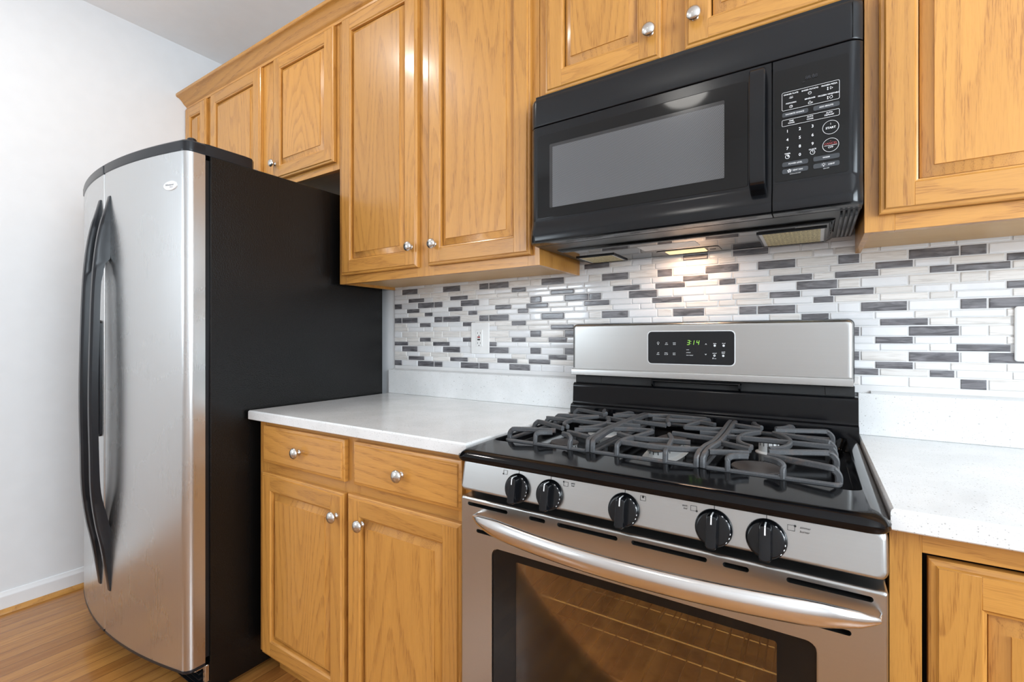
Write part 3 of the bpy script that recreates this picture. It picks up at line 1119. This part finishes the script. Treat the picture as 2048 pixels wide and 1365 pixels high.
PROF = [(.034, 1.7390), (.001, 1.7390), (0, 1.7375), (0, 1.482), (-.002, 1.472), (-.0055, 1.460), (-.0085, 1.445), (-.0095, 1.430), (-.0075, 1.422), (-.002, 1.4185), (.034, 1.4185)]
DX = [x for x in GX if x < .598] + [.6010]
m = MB(); strip(m, PROF, DX)
dr = part('door', m, [BLACK_GLOSS], r)
m = MB()
def wy(x): return mwx(x) - .0008
def wloop(x0, x1, z0, z1, rd, dy): return [(a, mwx(a) + dy, c_) for a, c_ in rr(x0, x1, z0, z1, rd)]
m.loft([wloop(.0325, .5565, 1.4850, 1.7150, .006, .001), wloop(.0325, .5565, 1.4850, 1.7150, .006, -.0005), wloop(.034, .555, 1.4865, 1.7135, .005, -.0012)], 0)
gp = part('glass_panel', m, [GLASS_BLACK], dr)
m = MB()
m.loft([wloop(.071, .5095, 1.5115, 1.6845, .003, -.001), wloop(.071, .5095, 1.5115, 1.6845, .003, -.0015)], 0)
part('window_border', m, [plain('window_border_grey', (0.032, 0.030, 0.030), .1)], gp)
m = MB()
m.loft([wloop(.080, .5090, 1.5120, 1.6760, .002, -.0014), wloop(.080, .5090, 1.5120, 1.6760, .002, -.0019)], 0)
part('window_screen', m, [SCREEN], gp, label='grey perforated window screen')
m = MB()
hp = smooth([(.577, -.362, 1.7155), (.577, -.384, 1.7130), (.577, -.3955, 1.695), (.577, -.4010, 1.59), (.577, -.3965, 1.495), (.577, -.388, 1.476), (.577, -.362, 1.4675)], 7)
m.sweep(hp, octo(.030, .014, .16), 0, side=(1, 0, 0))
part('handle', m, [BLACK_GLOSS], dr)

m = MB(); strip(m, PROF, [.6035] + [x for x in GX if x > .606])
cp = part('control_panel', m, [BLACK_GLOSS], r)
m = MB()
m.loft([wloop(.6065, .7335, 1.4840, 1.7165, .005, .0005), wloop(.6065, .7335, 1.4840, 1.7165, .005, -.0006)], 0)
kp = part('keypad', m, [GLASS_BLACK], cp)
YT = -.3622
m = MB()
def outline(x0, x1, z0, z1, rd, t=.0006, y=YT, mat=0, n=5):
    a, c_ = rr(x0, x1, z0, z1, rd, n), rr(x0 + t, x1 - t, z0 + t, z1 - t, max(.0005, rd - t), n)
    N = len(a)
    m.add(xz(a, y) + xz(c_, y), [(k, (k + 1) % N, N + (k + 1) % N, N + k) for k in range(N)], mat)
def ell(cx, cz, rad, t=.0006, y=YT, mat=0, n=28):
    A = [(cx + rad * cos(2 * pi * k / n), y, cz + rad * sin(2 * pi * k / n)) for k in range(n)]
    Bq = [(cx + (rad - t) * cos(2 * pi * k / n), y, cz + (rad - t) * sin(2 * pi * k / n)) for k in range(n)]
    m.add(A + Bq, [(k, (k + 1) % n, n + (k + 1) % n, n + k) for k in range(n)], mat)
def disc(cx, cz, rad, y=YT, mat=0, n=14):
    m.add([(cx + rad * cos(2 * pi * k / n), y, cz + rad * sin(2 * pi * k / n)) for k in range(n)], [list(range(n))], mat)
def quad(x0, x1, z0, z1, y=YT, mat=0): m.add([(x0, y, z0), (x1, y, z0), (x1, y, z1), (x0, y, z1)], [(0, 1, 2, 3)], mat)
def line(x0, z0, x1, z1, t=.0006, y=YT, mat=0):
    dx, dz = x1 - x0, z1 - z0
    l = sqrt(dx * dx + dz * dz); nx, nz = -dz / l * t / 2, dx / l * t / 2
    m.add([(x0 + nx, y, z0 + nz), (x1 + nx, y, z1 + nz), (x1 - nx, y, z1 - nz), (x0 - nx, y, z0 - nz)], [(0, 1, 2, 3)], mat)
outline(.6200, .7190, 1.6295, 1.6675, .003)
outline(.6200, .7190, 1.5970, 1.6105, .0025)
T = lambda s_, x, z, h, mat=0, al='CENTER', b_=0.0: m.text(s_, x, YT, z, h, mat, al, 0, b_)
sm = .0027
for s_, x, z in (('DINNER PLATE', .6363, 1.6620), ('BAKED POTATO', .6695, 1.6620), ('FROZEN PIZZA', .7020, 1.6620), ('POPCORN', .6365, 1.6432), ('BEVERAGE', .6695, 1.6437), ('FROZEN VEGETABLE', .7010, 1.6432),
                 ('FAVORITE CHOICE', .6430, 1.6208), ('ADD MINUTE', .6970, 1.6208), ('TIME', .6370, 1.6062), ('COOK', .6370, 1.6020), ('AUTO', .6697, 1.6066), ('COOK', .6697, 1.6018),
                 ('AUTO', .7020, 1.6064), ('DEFROST', .7020, 1.6020), ('TIMER', .6300, 1.5392), ('CLOCK', .6740, 1.5392), ('WARM', .6970, 1.5183), ('LIGHT', .7055, 1.5036),
                 ('POWER LEVEL', .6440, 1.5176), ('VENT FAN', .6480, 1.5032)):
    T(s_, x, z, sm, 0, 'CENTER', .00008)
T('ON-OFF', .6970, 1.4962, .0019); T('HIGH-LOW-OFF', .6440, 1.4962, .0019)
for i, s_ in enumerate('123456789'):
    T(s_, (.6300, .6520, .6740)[i % 3], (1.5858, 1.5680, 1.5503)[i // 3], .0058, 0, 'CENTER', .0001)
T('0', .6520, 1.5330, .0058, 0, 'CENTER', .0001)
ell(.7043, 1.5765, .0137); ell(.7043, 1.5412, .0137)
T('I', .7043, 1.5830, .0038); T('START', .7043, 1.5755, .0040, 0, 'CENTER', .0001)
T('CANCEL', .7043, 1.5443, .0040, 1, 'CENTER', .0001); T('OFF', .7043, 1.5367, .0036)
line(.6935, 1.5406, .7150, 1.5406, .0006)
T('O', .7043, 1.5492, .0020, 1)
# little pictograms
line(.6330, 1.6540, .6405, 1.6540, .0006); line(.6345, 1.6530, .6390, 1.6530, .0006)
for dx in (-.002, 0, .002): line(.6367 + dx, 1.6552, .6372 + dx, 1.6572, .0005)
ell(.6692, 1.6548, .0030, .0006); line(.6677, 1.6550, .6705, 1.6556, .0004)
line(.7035, 1.6525, .7035, 1.6575); line(.7035, 1.6575, .7080, 1.6545); line(.7080, 1.6545, .7035, 1.6525)
for zz in (1.6530, 1.6567): disc(.6995, zz, .0012)
line(.6995, 1.6530, .6995, 1.6567, .0007)
ell(.6365, 1.6358, .0030); ell(.6370, 1.6362, .0014, .0004)
outline(.6665, .6720, 1.6325, 1.6362, .0008); ell(.6730, 1.6345, .0014, .0005)
for dx in (-.0012, .0008): line(.6692 + dx, 1.6372, .6697 + dx, 1.6390, .0005)
for zz in (1.6345, 1.6382): disc(.6995, zz, .0012)
line(.6995, 1.6345, .6995, 1.6382, .0007)
ell(.7050, 1.6366, .0028); line(.7050, 1.6390, .7070, 1.6402)
ell(.6300, 1.5330, .0041, .0008); m.add([(.6300, YT, 1.5330), (.6300, YT, 1.5366), (.6332, YT, 1.5352), (.6336, YT, 1.5330)], [(0, 1, 2, 3)], 0)
ell(.6740, 1.5330, .0044, .0007); line(.6740, 1.5330, .6740, 1.5360); line(.6740, 1.5330, .6766, 1.5330)
ell(.6925, 1.5042, .0021, .0005); quad(.6917, .6933, 1.5006, 1.5022)
for a in range(0, 181, 45): line(.6925 + .0029 * cos(radians(a)), 1.5042 + .0029 * sin(radians(a)), .6925 + .0041 * cos(radians(a)), 1.5042 + .0041 * sin(radians(a)), .0005)
for a in range(5):
    an = radians(a * 72 + 20)
    disc(.6335 + .0026 * cos(an), 1.5032 + .0026 * sin(an), .0012)
disc(.6335, 1.5032, .0007)
T('88:88', .6720, 1.6870, .0068, 2)
quad(.6565, .6610, 1.6795, 1.6802, YT, 2)
for x0, x1, z in ((.6205, .6665, 1.6208), (.6752, .7190, 1.6208), (.6752, .7190, 1.5183), (.6205, .6665, 1.5176), (.6752, .7190, 1.5036), (.6205, .6665, 1.5032)):
    o_ = rr(x0, x1, z - .0048, z + .0048, .003)
    m.add(xz(o_, YT + .0005), [list(range(len(o_)))], 3)
m.v = [(x, y + (mwx(x) + .36), z) for x, y, z in m.v]
part('printed_lettering', m, [WHITE_INK, RED_INK, plain('dim_display', (0.030, 0.030, 0.034), .3), PILL], kp, label='white printed button lettering', smooth=False)

# the lamp itself
area('cooktop_lamp', (.364, -.075, 1.4065), (0, 0, 0), .10, .045, .8, (1.0, .64, .42))

# ================================================================== GAS RANGE
RX0, RX1, RC = .0095, .7650, .3875
r = thing('gas_range', 'stainless gas range with five burners and black cooktop', 'range', (RC, -.34, 0))
m = MB()
m.box(RX0, RX0 + .02, -.615, -.030, .02, .886)
m.box(RX1 - .02, RX1, -.615, -.030, .02, .886)
m.box(RX0 + .02, RX1 - .02, -.615, -.030, .02, .12)
m.box(RX0 + .02, RX1 - .02, -.060, -.030, .12, .886)
m.box(RX0 + .02, RX1 - .02, -.615, -.600, .755, .870)
m.box(RX0 + .02, .118, -.615, -.600, .12, .755)
m.box(.657, RX1 - .02, -.615, -.600, .12, .755)
part('body', m, [BLACK_MATTE], r)
for xx in (.05, .725):
    for yy in (-.56, -.08):
        m = MB(); m.lathe([(.016, 0), (.016, .021)], (xx, yy, 0), 'z', 12)
        part('levelling_foot', m, [BLACK_MATTE], r)
m = MB()
m.box(.118, .122, -.600, -.075, .30, .752); m.box(.653, .657, -.600, -.075, .30, .752)
m.box(.122, .653, -.079, -.075, .30, .752); m.box(.122, .653, -.600, -.079, .748, .752); m.box(.122, .653, -.600, -.079, .30, .304)
part('oven_cavity', m, [CAVITY], r, label='brown enamel oven interior')
for z in (.590, .470):
    m = MB()
    for y in (-.585, -.45, -.30, -.12): m.sweep([(.124, y, z), (.651, y, z)], ring(.0030, 8), 0, side=(0, 1, 0))
    for k in range(17):
        x = .14 + k * .031
        m.sweep([(x, -.590, z + .004), (x, -.100, z + .004)], ring(.0017, 6))
    part('oven_rack', m, [RACK], r)

# --- cooktop
m = MB()
def ct(i0, z, rad, x0=.0075, x1=.7675, y0=-.690, y1=-.082): return xy(rr(x0 + i0, x1 - i0, y0 + i0, y1 - i0, rad, 6), z)
TR = dict(x0=.033, x1=.742, y0=-.580, y1=-.1005)
m.loft([ct(.014, .8865, .018), ct(.003, .8885, .026), ct(0, .893, .028), ct(0, .899, .028), ct(.0015, .905, .028), ct(.006, .9110, .026), ct(.013, .9150, .024), ct(.022, .9168, .022),
        ct(0, .9160, .020, **TR), ct(.002, .9140, .019, **TR), ct(.005, .902, .018, **TR), ct(.009, .8920, .016, **TR), ct(.016, .8900, .012, **TR)])
m.v = [(x, y, z - max(0, -.578 - y) * .065 if z > .8995 else z) for x, y, z in m.v]
cook = part('cooktop', m, [ENAMEL], r, label='gloss black enamel cooktop')
m = MB()
m.prism([(-.1045, .900), (-.1025, .936), (-.099, .943), (-.093, .9455), (-.087, .9460), (-.0835, .952), (-.081, 1.000), (-.079, 1.008), (-.074, 1.012), (-.030, 1.013), (-.030, .900)], 'x', .0085, .7665)
part('rear_riser', m, [ENAMEL], r, label='gloss black rear riser of the cooktop')
m = MB()
m.box(.0115, .7600, -.066, -.030, 1.0125, 1.0375)
for a, c_ in ((.016, .10), (.70, .745)): m.box(a, c_, -.0675, -.064, 1.0145, 1.034, 0)
part('vent_slot', m, [BLACK_MATTE], r)
m = MB()
m.prism([(-.084, 1.0335), (-.090, 1.0325), (-.091, 1.0305), (-.086, 1.0295), (-.072, 1.0255), (-.064, 1.0335)], 'x', .267, .508)
for a in (.267, .503): m.prism([(-.0905, 1.0325), (-.090, 1.020), (-.080, 1.0132), (-.064, 1.0132), (-.064, 1.0325)], 'x', a, a + .005)
part('vent_hood', m, [BLACK_GLOSS], r)

# --- backguard
m = MB(); m.loft([xz(rr(.0005, .7600, 1.0370, 1.2050, .014), -.020), xz(rr(.0005, .7600, 1.0370, 1.2050, .014), -.058), xz(rr(.003, .7575, 1.0385, 1.2030, .012), -.064)])
bg = part('backguard', m, [BLACK], r)
m = MB()
m.loft([xz(rr(.0035, .7570, 1.0400, 1.2025, .012), -.0635), xz(rr(.0035, .7570, 1.0400, 1.2025, .012), -.0690), xz(rr(.0055, .7550, 1.0420, 1.2008, .011), -.0730), xz(rr(.0100, .7505, 1.0460, 1.1968, .009), -.0755), xz(rr(.016, .7445, 1.0520, 1.1910, .006), -.0762)])
m.prism([(-.060, 1.0370), (-.0825, 1.0370), (-.0855, 1.0390), (-.0858, 1.0535), (-.0840, 1.0570), (-.0765, 1.0585), (-.0765, 1.0605), (-.060, 1.0605)], 'x', .0040, .7565)
part('backguard_panel', m, [STEEL_H], bg, label='brushed stainless panel')
m = MB()
m.loft([xz(rr(.2525, .4945, 1.0795, 1.1790, .013), -.0750), xz(rr(.2525, .4945, 1.0795, 1.1790, .013), -.0772), xz(rr(.2540, .4930, 1.0810, 1.1775, .012), -.0776)], 1)
m.loft([xz(rr(.2550, .4920, 1.0820, 1.1765, .011), -.0770), xz(rr(.2550, .4920, 1.0820, 1.1765, .011), -.0782)], 0)
dp = part('display_panel', m, [BLACK, SILVER], bg, label='black touch panel with green clock')
YP = -.0786
m = MB()
def T2(s_, x, z, h, mat=0, sh=.2, al='CENTER'): m.text(s_, x, YP, z, h, mat, al, sh, .00006)
for a, c_, x, z in (('set', 'clock', .3090, 1.1412), ('bake', 'time', .3318, 1.1412), ('self', 'clean', .2845, 1.1115), ('timer', 'on off', .3078, 1.1115), ('start', 'time', .3312, 1.1115)):
    m = MB(); T2(a, x, z + .0022, .0030); T2(c_, x, z - .0022, .0030)
    part('touch_label', m, [WHITE_INK], dp, smooth=False)
m = MB()
ell(.2850, 1.1432, .0032, .0008, YP); quad(.2840, .2860, 1.1375, 1.1400, YP)
T2('oven', .3655, 1.1240, .0026, 0, .2, 'LEFT'); T2('preheat', .3655, 1.1160, .0026, 0, .2, 'LEFT'); T2('door locked', .3655, 1.1080, .0026, 0, .2, 'LEFT')
T2('bake', .4420, 1.1420, .0030); 
T2('broil', .4650, 1.1425, .0030); 
T2('cancel', .4412, 1.1148, .0030); 
T2('quick', .4640, 1.1188, .0030); T2('bake', .4640, 1.1148, .0030); 
quad(.4360, .4385, 1.0988, 1.1012, YP); ell(.4378, 1.1016, .0014, .0005, YP); T2('lock', .4430, 1.1000, .0022)
part('panel_lettering', m, [WHITE_INK, BLACK_INK], dp, label='white printed touch labels', smooth=False)
for x, z, q in ((.4188, 1.1402, .00175), (.4183, 1.1112, -.00175)):
    m = MB(); line(x - .0020, z - q, x, z + q, .0010, YP); line(x, z + q, x + .0020, z - q, .0010, YP)
    part('arrow_key', m, [WHITE_INK], dp, smooth=False)
for x, z in ((.4420, 1.1362), (.4650, 1.1362), (.4640, 1.1080), (.4412, 1.1082)):
    m = MB(); disc(x, z, .0030, YP)
    if z < 1.11 and x < .45: disc(x, z, .0011, YP - .0003, 1)
    part('touch_dot', m, [WHITE_INK, BLACK_INK], dp, smooth=False)
m = MB()
def seg7(x, z, w_, h, on, y=YP - .0002, sh=.18, t=.0013):
    hz, xx = h / 2, w_ / 2
    sg = {'a': (-xx, hz, xx, hz), 'b': (xx, hz, xx, 0), 'c': (xx, 0, xx, -hz), 'd': (-xx, -hz, xx, -hz), 'e': (-xx, 0, -xx, -hz), 'f': (-xx, hz, -xx, 0), 'g': (-xx, 0, xx, 0)}
    for k in on:
        a0, b0, a1, b1 = sg[k]
        line(x + a0 * .86 + b0 * .88 * sh, z + b0 * .9, x + a1 * .86 + b1 * .88 * sh, z + b1 * .9, t, y)
seg7(.3715, 1.1445, .0068, .0135, 'abgcd'); seg7(.3835, 1.1445, .0068, .0135, 'bc'); seg7(.3970, 1.1445, .0068, .0135, 'fgbc')
disc(.3785, 1.1480, .0008, YP - .0002); disc(.3778, 1.1415, .0008, YP - .0002)
part('clock_digits', m, [GREEN_LED], dp, label='green lit 3:14 clock digits', smooth=False)

# --- knob fascia
m = MB()
m.loft([xz(rr(RX0, RX1, .8185, .8860, .012), -.600), xz(rr(RX0, RX1, .8185, .8860, .012), -.6540), xz(rr(RX0 + .001, RX1 - .001, .8190, .8856, .012), -.6590), xz(rr(RX0 + .004, RX1 - .004, .8215, .8832, .010), -.6635), xz(rr(RX0 + .010, RX1 - .010, .8260, .8790, .007), -.6655)])
def tilt(m_, z0=.852):
    m_.v = [(x, y + .18 * (z - z0), z) for x, y, z in m_.v]
    return m_


fas = part('control_fascia', tilt(m), [STEEL_H], r, label='brushed stainless knob fascia')
YK = -.6660
KX = (.1607, .2358, .3878, .5392, .6150)
KZ = .8460
for x in KX:
    m = MB(); line(x, .8818, x, .8735, .0009, YK)
    part('pointer_mark', tilt(m), [BLACK_INK], fas, smooth=False)
def T3(s_, x, z, h=.0032): m.text(s_, x, YK, z, h, 0, 'CENTER', .25, .00005)
for x, z, dx, dz, words in ((.1272, .8722, -1, -1, ()), (.2690, .8710, -1, 1, (('quick', .2838, .8742, .0028), ('boil', .2836, .8698, .0028))), (.4210, .8710, 0, 0, ()),
                            (.5070, .8700, 1, -1, (('quick', .4925, .8722, .0028), ('boil', .4935, .8675, .0028))), (.6480, .8680, 1, 1, (('simmer', .6660, .8708, .0032), ('burner', .6652, .8650, .0032)))):
    m = MB()
    outline(x - .0050, x + .0050, z - .0042, z + .0042, .0003, .0006, YK, 0, 1)
    if dx: disc(x + dx * .0050, z + dz * .0036, .0017, YK - .0001)
    else:
        o_ = rr(x - .0017, x + .0017, z + .0002, z + .0048, .0015); m.add(xz(o_, YK - .0001), [list(range(len(o_)))], 0)
    for t_ in words: T3(*t_)
    part('burner_symbol', tilt(m), [BLACK_INK], fas, label='black printed burner symbol', smooth=False)
kb = MB()
kb.lathe([(.0288, 0), (.0290, -.004), (.0284, -.0075), (.0262, -.0105), (.0230, -.0115), (.0001, -.0115)], (0, 0, 0), 'y', 40, 0, 1, 1, True, False)
kb.loft([xz(rr(-.0095, .0095, -.0262, .0262, .0055), -.009), xz(rr(-.0088, .0088, -.0262, .0262, .0055), -.024), xz(rr(-.0078, .0078, -.0250, .0250, .0050), -.0275), xz(rr(-.0058, .0058, -.0225, .0225, .0040), -.0288)], 0)
kb.box(-.0010, .0010, -.0292, -.0262, .0130, .0235, 1)
kb.box(-.0010, .0010, -.0290, -.0110, .0240, .0266, 1)
KM = tilt(kb, 0).mesh('burner_knob', [BLACK_GLOSS, WHITE_INK])
lb = MB()
for a in (58, 40, 22, -5, -20, -38):
    x, z = .0262 * cos(radians(a)), .0262 * sin(radians(a))
    lb.add([(x + p * cos(radians(a + 90)) * .0013 + q * cos(radians(a)) * .0006, -.0108, z + p * sin(radians(a + 90)) * .0013 + q * sin(radians(a)) * .0006) for p, q in ((-1, -1), (1, -1), (1, 1), (-1, 1))], [(0, 1, 2, 3)])
LM = tilt(lb, 0).mesh('dial_marks', [WHITE_INK], smooth=False)
for x in KX:
    k = part('burner_knob', KM, None, r, (x, -.6652, KZ), label='black burner control knob')
    part('dial_marks', LM, None, k, (x, -.6652, KZ))

# --- oven door
m = MB()
DB = .205
m.loft([xz(rr(RX0 + .001, RX1 - .001, DB, .8045, .004, 3), -.618), xz(rr(RX0 + .001, RX1 - .001, DB, .8045, .004, 3), -.6615), xz(rr(RX0 + .0025, RX1 - .0025, DB + .002, .8030, .004, 3), -.6660), xz(rr(RX0 + .006, RX1 - .006, DB + .006, .7995, .003, 3), -.6685)])
ctr = MB()
for a, c_ in ((.031, .136), (.189, .226), (.253, .376), (.402, .529), (.553, .591), (.642, .747)):
    ctr.loft([xz(rr(a, c_, .7865, .7945, .0038, 4), -.70), xz(rr(a, c_, .7865, .7945, .0038, 4), -.60)])
for a, c_ in ((.055, .122), (.656, .722)):
    ctr.loft([xz(rr(a, c_, .7310, .7390, .0038, 4), -.70), xz(rr(a, c_, .7310, .7390, .0038, 4), -.60)])
ctr.loft([xz(rr(.096, .682, .300, .7075, .016), -.70), xz(rr(.096, .682, .300, .7075, .016), -.6620)])
m = cut(m, ctr, [STEEL_H])
ctr = MB(); ctr.loft([xz(rr(.150, .634, .345, .6925, .006), -.70), xz(rr(.150, .634, .345, .6925, .006), -.60)])
od = part('oven_door', cut(m, ctr, [STEEL_H]), [STEEL_H], r, label='brushed stainless oven door')
m = MB()
o1, o2 = rr(.0975, .6805, .3015, .7060, .015), rr(.155, .629, .350, .6900, .004)
N = len(o1)
m.loft([xz(o1, -.6622), xz(o1, -.6655), xz(o2, -.6655), xz(o2, -.6622)], 0, False, False)
m.loft([xz(o2, -.6630), xz(o2, -.6650)], 1)
part('door_window', m, [GLASS_BLACK, OVEN_GLASS], od, label='dark tinted oven window')
m = MB()
for k in range(29):
    pass
HP = []
for k in range(33):
    u = -1 + 2 * k / 32
    HP.append((RC + .0195 + .345 * u, -.6900 - .0520 * (1 - u * u) ** .8, .7735 - .0035 * (1 - u * u)))
HP = [(HP[0][0] - .004, -.668, HP[0][2])] + HP + [(HP[-1][0] + .004, -.668, HP[-1][2])]
sc = [.12] + [.22 + .78 * min(1.0, (1 - abs(k / 16 - 1)) / .22) ** .55 for k in range(33)] + [.12]
m.sweep(HP, [(.0105 * cos(2 * pi * k / 18), .0185 * sin(2 * pi * k / 18)) for k in range(18)], 0, scale=sc)
part('door_handle', m, [CHROME], od, label='polished bowed handle bar')
m = MB()
m.loft([xz(rr(RX0 + .001, RX1 - .001, .045, .198, .004, 3), -.618), xz(rr(RX0 + .001, RX1 - .001, .045, .198, .004, 3), -.660), xz(rr(RX0 + .006, RX1 - .006, .050, .193, .003, 3), -.6665)])
part('storage_drawer', m, [STEEL_H], r)

# --- burners
def burner(x, y, rad, sy=1.0, hb=.016):
    m = MB()
    base = [(rad * 1.25, .8896), (rad * 1.20, .8920), (rad * .93, .8935), (rad * .93, .8975 + hb - .0035), (rad * .86, .8975 + hb)]
    m.lathe([(q, z) for q, z in base], (x, y, 0), 'z', 40, 0, 1, sy, False, False)
    n = int(rad * 620)
    for k in range(n):
        a = 2 * pi * (k + .5) / n
        cx, cy = x + rad * .93 * cos(a), y + rad * .93 * sin(a) * sy
        m.box(cx - .0007, cx + .0007, cy - .0012, cy + .0012, .8985 + hb * .38, .8975 + hb - .003, 1)
    bp_ = part('burner', m, [ALU, BLACK_INK], cook)
    m = MB()
    zt = .8975 + hb
    m.lathe([(rad * .90, zt - .0012), (rad, zt - .0008), (rad * 1.01, zt + .0008), (rad * .98, zt + .0022), (rad * .80, zt + .0030), (.0002, zt + .0032)], (x, y, 0), 'z', 40, 0, 1, sy)
    c_ = part('burner_cap', m, [CAP_IRON], cook, label='dark brown burner cap')


burner(.588, -.503, .0450)
burner(.588, -.245, .0235, hb=.022)
burner(.187, -.503, .0325)
burner(.187, -.245, .0400)
burner(.3875, -.370, .0350, 3.2)


# --- grates
ZG, ZF, YG0, YG1 = .9405, .9160, -.5640, -.1430
SEC = octo(.0088, .0110, .24)
RAIL = octo(.0090, .0085, .30)


def up_front(x, y, tip, mids=()):
    s_ = 1 if tip[1] > y else -1
    return smooth([(x, y, ZF), (x, y + .001 * s_, .927), (x, y + .004 * s_, .936)] + [(a, c_, ZG) for a, c_ in mids] + [(tip[0], tip[1], ZG)], 5)


def up_side(x, y, tip, mids=()):
    s_ = 1 if tip[0] > x else -1
    return smooth([(x, y, ZF), (x + .0005 * s_, y, .929), (x + .008 * s_, y, .938), (x + .020 * s_, y + (tip[1] - y) * .05, ZG)] + [(a, c_, ZG) for a, c_ in mids] + [(tip[0], tip[1], ZG)], 5)


def flat(*p): return smooth([(a, c_, ZG) for a, c_ in p], 5)


def rail_bar(x, bow):
    return smooth([(x - bow * .4, YG0, ZF), (x - bow * .4, YG0 + .001, .929), (x - bow * .2, YG0 + .010, .938), (x, YG0 + .06, ZG), (x + bow, -.45, ZG), (x + bow, -.37, ZG), (x + bow * .7, -.297, ZG),
                   (x, YG1 - .055, ZG), (x - bow * .2, YG1 - .010, .938), (x - bow * .4, YG1 - .001, .929), (x - bow * .4, YG1, ZF)], 4)


def low_loop(x0, x1): return xy(rr(x0, x1, YG0, YG1, .010, 3), 0)


def pegs(m, xs):
    for x in xs:
        for y in (YG0 + .009, YG1 - .009): m.box(x - .005, x + .005, y - .005, y + .005, .8905, ZF - .002, 0, .001)


def side_grate(mir):
    X = (lambda x: 2 * RC - x) if mir else (lambda x: x)
    m = MB()
    def bar(p, sec=SEC): m.sweep([(X(a), c_, z) for a, c_, z in p], sec)
    bar(rail_bar(.5055, .0065), octo(.0100, .0115, .22))
    bar(up_front(.545, YG0, (.575, -.537), [(.550, -.556), (.560, -.545)]))
    bar(up_front(.632, YG0, (.603, -.536), [(.626, -.556), (.616, -.545)]))
    bar(up_front(.545, YG1, (.570, -.216), [(.550, -.165), (.557, -.195)]))
    bar(up_front(.632, YG1, (.600, -.213), [(.626, -.160), (.617, -.190)]))
    bar(up_side(.7115, -.548, (.606, -.514)))
    bar(up_side(.7115, -.430, (.604, -.481)))
    bar(up_side(.7115, -.367, (.512, -.370)))
    bar(up_side(.7115, -.312, (.600, -.278)))
    bar(up_side(.7115, -.186, (.599, -.232)))
    bar(flat((.512, -.443), (.573, -.481))); bar(flat((.510, -.540), (.574, -.514)))
    bar(flat((.511, -.300), (.571, -.279))); bar(flat((.507, -.207), (.571, -.235)))
    bar(flat((.603, -.456), (.622, -.437), (.634, -.400), (.634, -.350), (.622, -.310), (.599, -.275)))
    bar(flat((.573, -.456), (.554, -.437), (.542, -.400), (.542, -.350), (.554, -.310), (.571, -.280)))
    lo = [(X(a), c_, ZF) for a, c_ in rr(.5030, .7115, YG0, YG1, .010, 3)]
    m.sweep(lo + [lo[0]], RAIL)
    pegs(m, [X(.512), X(.703)])
    return m


m = side_grate(False)
part('grate', m, [IRON], r, label='cast iron grate over the right pair of burners')
m = side_grate(True)
part('grate', m, [IRON], r, label='cast iron grate over the left pair of burners')
m = MB()
for x, bw in ((.4945, .0062), (.2805, -.0062)): m.sweep(rail_bar(x, bw), octo(.0100, .0115, .22))
for fy in (False, True):
    Yf = (lambda y: -.707 - y) if fy else (lambda y: y)
    Xf = (lambda x: 2 * RC - x) if fy else (lambda x: x)
    def bar(p): m.sweep([(Xf(a), Yf(c_), z) for a, c_, z in p], SEC)
    bar(up_front(.336, YG0, (.363, -.404), [(.338, -.535), (.350, -.480)]))
    bar(up_front(.434, YG0, (.405, -.420), [(.433, -.535), (.421, -.465)]))
    bar(flat((.276, -.420), (.310, -.405), (.362, -.397)))
    bar(flat((.306, -.473), (.350, -.494), (.420, -.482), (.462, -.477)))
    bar(flat((.340, -.548), (.430, -.553), (.494, -.530)))
    bar(flat((.407, -.398), (.450, -.405), (.498, -.412)))
    bar(flat((.276, -.357), (.318, -.352)))
lo = [(a, c_, ZF) for a, c_ in rr(.2830, .4920, YG0, YG1, .006, 3)]
m.sweep(lo + [lo[0]], RAIL)
pegs(m, [.290, .485])
part('grate', m, [IRON], r, label='cast iron grate over the oval centre burner')

# ================================================================== CEILING LIGHT
LX, LY = -.02, -2.33
r = thing('ceiling_light', 'round flush ceiling light with a white opal dome', 'ceiling light', (LX, LY, H))
m = MB(); m.lathe([(.145, -.0005), (.150, -.012), (.142, -.026), (.0001, -.026)], (LX, LY, H), 'z', 40)
part('base_ring', m, [NICKEL], r)
m = MB(); m.lathe([(.136, -.026), (.132, -.050), (.110, -.072), (.075, -.087), (.036, -.095), (.0001, -.097)], (LX, LY, H), 'z', 40)
part('opal_dome', m, [DOME_GLOW], r)


r = thing('recessed_light', 'small round recessed ceiling downlight in front of the refrigerator', 'ceiling light', (-1.25, -1.10, H))
m = MB(); m.lathe([(.060, -.0003), (.095, -.0005), (.097, -.004), (.092, -.008), (.066, -.008), (.060, -.0003)], (-1.25, -1.10, H), 'z', 40, 0, 1, 1, False, False)
part('trim_ring', m, [TRIMW], r)
m = MB(); m.lathe([(.064, -.001), (.064, -.003), (.0001, -.004)], (-1.25, -1.10, H), 'z', 40)
part('lens', m, [DOME_GLOW], r)
area('recessed_light_bulb', (-1.25, -1.10, H - .012), (0, 0, 0), .12, .12, 12, (1.0, .97, .92))
